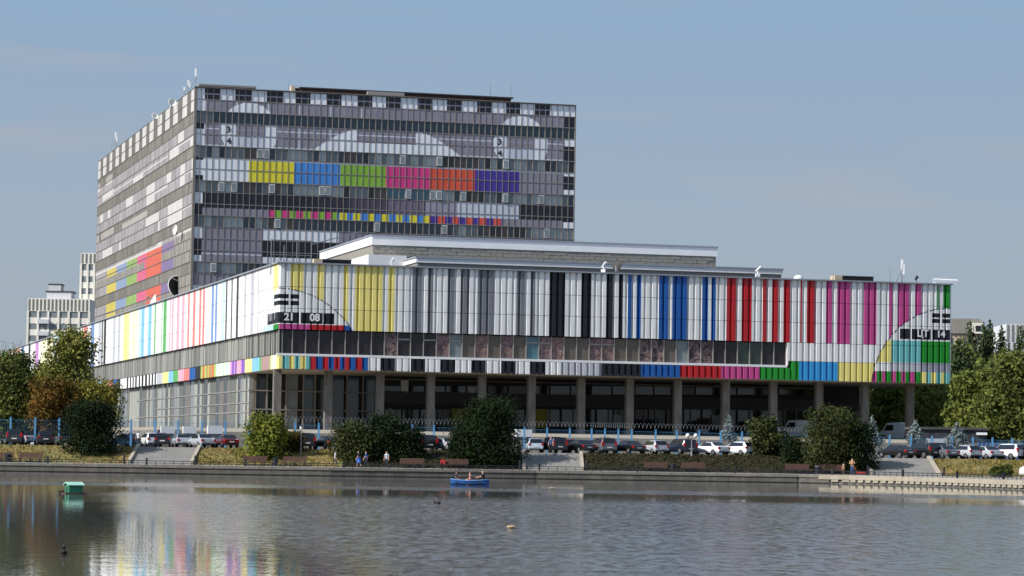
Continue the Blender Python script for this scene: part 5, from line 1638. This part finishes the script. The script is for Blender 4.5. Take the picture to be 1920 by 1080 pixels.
# ------------------------------------------------------------------ people
def person(label, loc, rz, pose, top, legs, hair=(50, 36, 28), hgt=1.72, group=None, skirt=None, arms_bare=True):
    t = thing('person', label, 'person', loc, rz, group)
    k = hgt / 1.72
    J = {}
    def P(n, x, y, z, r): J[n] = (Vector((x, y, z)) * k, r * k)
    sit = pose in ('sit', 'row')
    hz = .45 if sit else .93
    P('pelvis', 0, 0, hz, .15); P('waist', 0, .02, hz + .18, .125); P('chest', 0, .03 if pose != 'row' else .08, hz + .40, .155); P('neck', 0, .04 if pose != 'row' else .12, hz + .55, .06)
    P('head', 0, .05 if pose != 'row' else .14, hz + .67, .095); P('crown', 0, .04 if pose != 'row' else .13, hz + .77, .085)
    st = .22 if pose == 'walk' else .03
    for s, n in ((-1, 'l'), (1, 'r')):
        sh = J['chest'][0] / k
        P('sh' + n, s * .19, sh.y, sh.z + .07, .06)
        if pose == 'row':
            P('el' + n, s * .26, sh.y + .22, sh.z - .12, .042); P('wr' + n, s * .2, sh.y + .46, sh.z - .16, .032); P('ha' + n, s * .19, sh.y + .55, sh.z - .17, .032)
        elif pose == 'sit':
            P('el' + n, s * .25, sh.y + .05, sh.z - .2, .042); P('wr' + n, s * .15, sh.y + .27, sh.z - .28, .032); P('ha' + n, s * .12, sh.y + .35, sh.z - .29, .032)
        elif pose == 'fold':
            P('el' + n, s * .27, sh.y + .05, sh.z - .2, .045); P('wr' + n, s * .05, sh.y + .24, sh.z - .12, .035); P('ha' + n, -s * .04, sh.y + .25, sh.z - .09, .035)
        else:
            sw_ = s * st * .6
            P('el' + n, s * .25, sh.y - sw_ * .5, sh.z - .22, .042); P('wr' + n, s * .26, sh.y - sw_ + .06, sh.z - .46, .032); P('ha' + n, s * .26, sh.y - sw_ + .1, sh.z - .55, .032)
        P('hi' + n, s * .09, 0, hz - .06, .095)
        if sit:
            P('kn' + n, s * .12, .43, hz + .02, .065); P('an' + n, s * .12, .46, .08 if pose == 'sit' else .12, .045); P('to' + n, s * .13, .6, .04 if pose == 'sit' else .1, .042)
        else:
            P('kn' + n, s * .1, s * st * .6 + .02, .5, .065); P('an' + n, s * .1, s * st * 1.1 - .02, .09, .045); P('to' + n, s * .11, s * st * 1.1 + .13, .045, .042)
    E = [('pelvis', 'waist'), ('waist', 'chest'), ('chest', 'neck'), ('neck', 'head'), ('head', 'crown')]
    for n in 'lr':
        E += [('chest', 'sh' + n), ('sh' + n, 'el' + n), ('el' + n, 'wr' + n), ('wr' + n, 'ha' + n), ('pelvis', 'hi' + n), ('hi' + n, 'kn' + n), ('kn' + n, 'an' + n), ('an' + n, 'to' + n)]
    names = list(J)
    me = bpy.data.meshes.new('body')
    me.from_pydata([tuple(J[n][0]) for n in names], [(names.index(a), names.index(b)) for a, b in E], [])
    ob = bpy.data.objects.new('body', me); COL.objects.link(ob)
    ob.modifiers.new('skin', 'SKIN')
    for i, n in enumerate(names):
        v = me.skin_vertices[0].data[i]
        v.radius = (J[n][1], J[n][1] * (.72 if n in ('chest', 'waist', 'pelvis') else 1))
        v.use_root = n == 'pelvis'
    sd = ob.modifiers.new('sub', 'SUBSURF'); sd.levels = 1; sd.render_levels = 1
    bpy.context.view_layer.update()
    ev = bpy.data.meshes.new_from_object(ob.evaluated_get(bpy.context.evaluated_depsgraph_get()))
    bpy.data.objects.remove(ob)
    for m in (mat('cloth_%d_%d_%d' % top, top, .8), mat('cloth_%d_%d_%d' % legs, legs, .8), M['skin'], mat('hair_%d_%d_%d' % hair, hair, .7), M['rubber']):
        ev.materials.append(m)
    nk = J['neck'][0].z; hc = J['head'][0]
    # five fingers and a thumb per hand, a nose and two ears, joined into the same body mesh
    ex = MB()
    for n in 'lr':
        w_, h_ = J['wr' + n][0], J['ha' + n][0]
        d = (h_ - w_).normalized()
        a = d.orthogonal().normalized()
        for i in range(4):
            s0 = h_ + a * (i - 1.5) * .02
            mid = s0 + d * .045 + d.cross(a) * .008
            ex.tube(s0, mid, .009, .008, 5, 2).tube(mid, mid + d * (.028 + .006 * (i in (1, 2))) + d.cross(a) * .02, .008, .006, 5, 2)
        ex.tube(w_ + d * .02, w_ + d * .07 + a * .05, .011, .008, 5, 2)
    ex.tube(hc + Vector((0, .09, .0)), hc + Vector((0, .12, -.02)), .012, .016, 5, 2)
    for s in (-1, 1):
        ex.ball(hc + Vector((s * .092, 0, 0)), .022, 6, 4, 2)
        ex.ball(hc + Vector((s * .032, .088, .015)), .01, 6, 4, 3)
    bm = bmesh.new(); bm.from_mesh(ev); tmp = ex.mesh('tmp', [M['skin']] * 5); bm.from_mesh(tmp); bm.to_mesh(ev); bm.free(); bpy.data.meshes.remove(tmp)
    hipz = J['pelvis'][0].z
    nb = None
    for p in ev.polygons:
        c = p.center
        if p.material_index in (2, 3): continue
        if c.z > nk + .01: mi = 3 if (c.z > hc.z + .045 * k or c.y < hc.y - .025 * k) else 2
        elif any((c - J['ha' + n][0]).length < .07 * k or (arms_bare and ((c - J['el' + n][0]).length < .1 * k or (c - J['wr' + n][0]).length < .14 * k) and abs(c.x) > .13 * k) for n in 'lr'): mi = 2
        elif any((c - J['to' + n][0]).length < .13 * k for n in 'lr') and c.z < .14 * k: mi = 4
        elif c.z > hipz + .02 * k and (not sit or c.y < .3 * k): mi = 0
        else: mi = 1
        p.material_index = mi
        p.use_smooth = True
    link('body', ev, t)
    if skirt:
        MB().tube((0, 0, hz - .42), (0, 0, hz + .1), .27, .15, 10).build('skirt', mat('cloth_%d_%d_%d' % skirt, skirt, .8), t)
    return t
def pw(px, dY, z=ZP):
    Y = slope0(at(px, 868, 292).x) - dY
    return (at(px, 868, Y).x, Y, z)
person('person in grey top and dark jeans walking left of the dusky bush', pw(628, 1.4), -1.3, 'walk', (150, 156, 166), (40, 46, 60))
person('person in dark top and bright blue skirt strolling in the shade', pw(673, 1.3), 1.4, 'walk', (40, 40, 50), (190, 150, 130), skirt=(50, 100, 190))
person('person in blue jacket walking next to the blue skirt', pw(687, 1.6), 1.4, 'walk', (52, 92, 150), (36, 40, 56))
person('person in pale grey top standing alone in the shade', pw(725, 1.4), 2.8, 'stand', (170, 178, 190), (44, 46, 56))
person('person in tan jacket and jeans standing by the red pushcart', pw(1598, 1.2), 3.0, 'fold', (186, 146, 104), (62, 84, 130), arms_bare=False)
person('child in white hat standing by the bench beside the man in tan', pw(1582, .9), .6, 'stand', (206, 150, 110), (120, 90, 70), hair=(225, 225, 220), hgt=1.15)
person('person in white shirt walking at the top of the left stairs', (at(258, 822, 306).x, 306.8, ZR), .3, 'walk', (224, 224, 224), (40, 40, 46))
person('person in blue checked jacket at the top of the middle stairs', (at(1033, 842, 301).x, 301.4, ZR), 2.9, 'stand', (60, 84, 130), (30, 32, 40))
p_ = pw(1614, .9)
t = thing('pushcart', 'small red pushcart with an upright handle beside the man in tan', 'pushcart', p_, 0)
MB().box((-.45, -.25, .14), (.45, .25, .34)).build('tray', mat('red_plastic', (196, 52, 52), .5), t)
MB().tube((-.4, 0, .3), (-.85, 0, 1.15), .03).tube((-.85, -.2, 1.15), (-.85, .2, 1.15), .03).build('handle', mat('orange_handle', (200, 120, 60), .5), t)
for sx in (-.3, .3):
    for sy in (-.26, .26):
        MB().tube((sx, sy - .02, .12), (sx, sy + .02, .12), .12, .12, 10).build('wheel', M['rubber'], t)
p_ = pw(830, .15)
t = thing('bag', 'red bag left on the bench at the foot of the biggest bush', 'bag', (p_[0], p_[1], ZP + .475))
MB().prism([(-.28, 0), (.28, 0), (.24, .42), (-.22, .42)], -.13, .13).build('sack', mat('red_cloth', (170, 30, 36), .7), t)
MB().path([(-.12, 0, .42), (-.1, 0, .55), (.1, 0, .55), (.12, 0, .42)], .015).build('handle', mat('red_cloth', (170, 30, 36), .7), t)

# ------------------------------------------------------------------ on the water
bp = at(881, 911, 233)
bp.z = 0
boat = thing('rowing_boat', 'blue rowing boat with three people on the pond', 'boat', bp, math.radians(-8))
hull = MB()
st_n = 14
sec = []
for i in range(st_n + 1):
    f = i / st_n
    x = -1.6 + 3.2 * f
    wd = .62 * (math.sin(PI * min(1, .12 + f * .80)) ** .6) if f < 1 else .03
    sh = .36 + .12 * (2 * f - 1) ** 2
    sec.append([Vector((x, -wd, sh)), Vector((x, -wd * .9, .12)), Vector((x, -wd * .5, -.12)), Vector((x, wd * .5, -.12)), Vector((x, wd * .9, .12)), Vector((x, wd, sh))])
for a, b in zip(sec, sec[1:]):
    for i in range(5):
        hull.face([a[i], b[i], b[i + 1], a[i + 1]])
    for i in range(5):
        c = Vector((0, 0, .03))
        hull.face([a[i + 1] * .97 + c, b[i + 1] * .97 + c, b[i] * .97 + c, a[i] * .97 + c])
hull.face(list(reversed(sec[0])))
hull.build('hull', M['boat_blue'], boat, smooth=False)
gun = MB()
for k in (0, 5):
    gun.path([s[k] for s in sec], .03, 5)
gun.build('gunwale', mat('pale_blue_trim', (90, 140, 196), .5), boat)
for x in (-1.05, -.1, .9):
    MB().box((x - .13, -.55, .2), (x + .13, .55, .25)).build('thwart', M['wood'], boat)
def onboat(x, z=.25):
    v = Matrix.Rotation(math.radians(-8), 3, 'Z') @ Vector((x, 0, 0))
    return (bp.x + v.x, bp.y + v.y, z - .3)
person('person in dark top sitting at the left end of the blue boat', onboat(-1.2), math.radians(-98), 'sit', (44, 46, 60), (190, 170, 160), hgt=1.6, group='people in the blue boat')
person('person in pinkish top sitting in the middle of the blue boat', onboat(.05), math.radians(82), 'sit', (196, 140, 124), (70, 60, 60), hair=(90, 50, 36), hgt=1.55, group='people in the blue boat')
person('person in black rowing at the right end of the blue boat', onboat(1.2), math.radians(82), 'row', (24, 24, 28), (60, 60, 66), hair=(170, 140, 110), hgt=1.72, group='people in the blue boat')
for s, lb in ((-1, 'oar of the blue boat on the side towards the viewer'), (1, 'oar of the blue boat on the side towards the bank')):
    t = thing('oar', lb, 'oar', (bp.x + .55, bp.y, .42), math.radians(-8))
    MB().tube((.25, s * .15, .12), (-.5, s * 1.5, -.36), .022).build('shaft', M['wood'], t)
    MB().box((-.68, s * 1.5 - .06, -.42), (-.46, s * 1.5 + .06, -.38)).build('blade', M['wood'], t)
dp_ = at(138, 924, 164); dp_.z = 0
dh = thing('duck_house', 'green floating duck house with a pale pitched roof', 'duck house', dp_, math.radians(24))
MB().box((-.62, -.5, -.1), (.62, .5, .06)).build('raft', M['wood'], dh)
MB().prism([(-.48, .062), (.48, .062), (.48, .5), (0, .62), (-.48, .5)], -.4, .4, axis='x').build('walls', M['green_wood'], dh)
MB().prism([(-.6, .47), (0, .63), (.6, .47), (.6, .52), (0, .69), (-.6, .52)], -.5, .5, axis='x').build('roof', M['green_roof'], dh)
MB().box((-.406, -.14, .08), (-.402, .14, .38)).build('entrance', M['rubber'], dh)
def duck(px, py, Y, rz, dark, label, s=1.0):
    p = at(px, py, Y); p.z = 0
    t = thing('duck', label, 'duck', p, rz, 'ducks on the pond')
    t.scale = (s, s, s)
    bcol = mat('duck_dark', (40, 34, 28), .7) if dark else mat('duck_pale', (170, 150, 116), .7, .4, 20)
    b = MB()
    ring = [(-.30, .14, .02), (-.22, .1, .07), (-.05, .07, .11), (.12, .07, .1), (.2, .12, .06), (.2, .2, .045), (.2, .27, .05), (.24, .31, .035)]
    prev = None
    for x, z, r in ring:
        cur = [Vector((x + (0 if x < .19 else 0), r * math.cos(2 * PI * i / 8), z + r * .8 * math.sin(2 * PI * i / 8))) for i in range(8)]
        if prev:
            for i in range(8):
                b.face([prev[i], prev[(i + 1) % 8], cur[(i + 1) % 8], cur[i]])
        prev = cur
    b.face(prev)
    b.build('body', bcol, t, smooth=True)
    MB().ball((.22, 0, .29), .055, 8, 6).build('head', mat('duck_head', (38, 48, 34), .5) if dark else mat('duck_head_brown', (60, 50, 40), .6), t)
    MB().box((.26, -.025, .265), (.34, .025, .29)).build('bill', mat('duck_bill', (170, 140, 50), .5), t)
    for sgn in (-1, 1):
        MB().ball((-.05, sgn * .09, .11), .11, 8, 5, sc3=(1.5, .35, .55)).build('wing', bcol, t)
def Yw(px, py):
    d = ray(px, py); return -H / d.z * d.y
duck(120, 1036, Yw(120, 1040), 1.75, True, 'dark duck on the calm dark water at lower left', .75)
duck(957, 989, Yw(957, 991), PI - .5, False, 'pale brown duck in the middle of the pond', .7)
duck(816, 943, Yw(816, 944), 2.2, True, 'left one of the two small dark ducks near mid pond', .65)
duck(823, 944, Yw(823, 945), 1.2, True, 'right one of the two small dark ducks near mid pond', .65)
duck(1036, 917, Yw(1036, 918), 0, False, 'tiny pale duck far out right of the boat')
duck(117, 919, 165, 0, True, 'dark duck sitting beside the green duck house')
# grass tufts on the dry slopes
NR = np.random.default_rng(5)
n = 9000
X = np.concatenate([NR.uniform(-62, -40, n // 3), NR.uniform(-33, -18, n // 3), NR.uniform(45.6, 60, n - 2 * (n // 3))])
D = NR.uniform(0, 7.2, n)
base = np.array([slope0(x) for x in X])
Z = np.interp(D, [0, 1.5, 3.4, 5.4, 7.3], [ZP, ZP + .35, ZP + .95, 2.28, ZR]) - .03
ang = NR.uniform(0, PI, n); s = NR.uniform(.05, .11, n); hh = NR.uniform(.08, .24, n)
dx, dy = np.cos(ang) * s, np.sin(ang) * s
lx, ly = NR.normal(0, .06, n), NR.normal(0, .06, n)
V = np.stack([np.stack([X - dx, base + D - dy, Z], 1), np.stack([X + dx, base + D + dy, Z], 1), np.stack([X + dx * .3 + lx, base + D + dy * .3 + ly, Z + hh], 1), np.stack([X - dx * .3 + lx, base + D - dy * .3 + ly, Z + hh], 1)], 1).reshape(-1, 3)
go = leafobj('grass', V, leaf_mat('grass_tufts', (82, 88, 42), (152, 126, 74), tr=.2), None)
tag(go, 'tufts of dry grass on the bank', 'grass', kind='stuff')

# dark leaves added over the middle slopes to stand in for shade
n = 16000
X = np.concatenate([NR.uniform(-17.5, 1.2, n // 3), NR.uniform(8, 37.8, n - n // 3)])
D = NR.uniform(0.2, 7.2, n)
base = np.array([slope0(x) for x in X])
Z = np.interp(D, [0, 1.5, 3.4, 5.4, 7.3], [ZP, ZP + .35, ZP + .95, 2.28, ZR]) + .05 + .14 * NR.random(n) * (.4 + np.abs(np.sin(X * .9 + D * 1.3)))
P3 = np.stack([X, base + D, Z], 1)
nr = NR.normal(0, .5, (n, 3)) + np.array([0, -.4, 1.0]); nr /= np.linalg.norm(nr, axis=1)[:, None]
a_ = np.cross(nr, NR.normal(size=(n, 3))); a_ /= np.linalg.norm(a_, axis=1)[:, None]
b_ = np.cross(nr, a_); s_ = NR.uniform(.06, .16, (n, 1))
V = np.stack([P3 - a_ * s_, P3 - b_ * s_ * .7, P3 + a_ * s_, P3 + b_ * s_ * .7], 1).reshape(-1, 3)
gc = leafobj('shade_leaf_cover', V, leaf_mat('shade_dark_leaves', (26, 30, 17), (62, 58, 33), tr=.1), None)
tag(gc, 'added dark leaves standing in for shade on the bank below the cars', 'added leaf cover', kind='stuff')
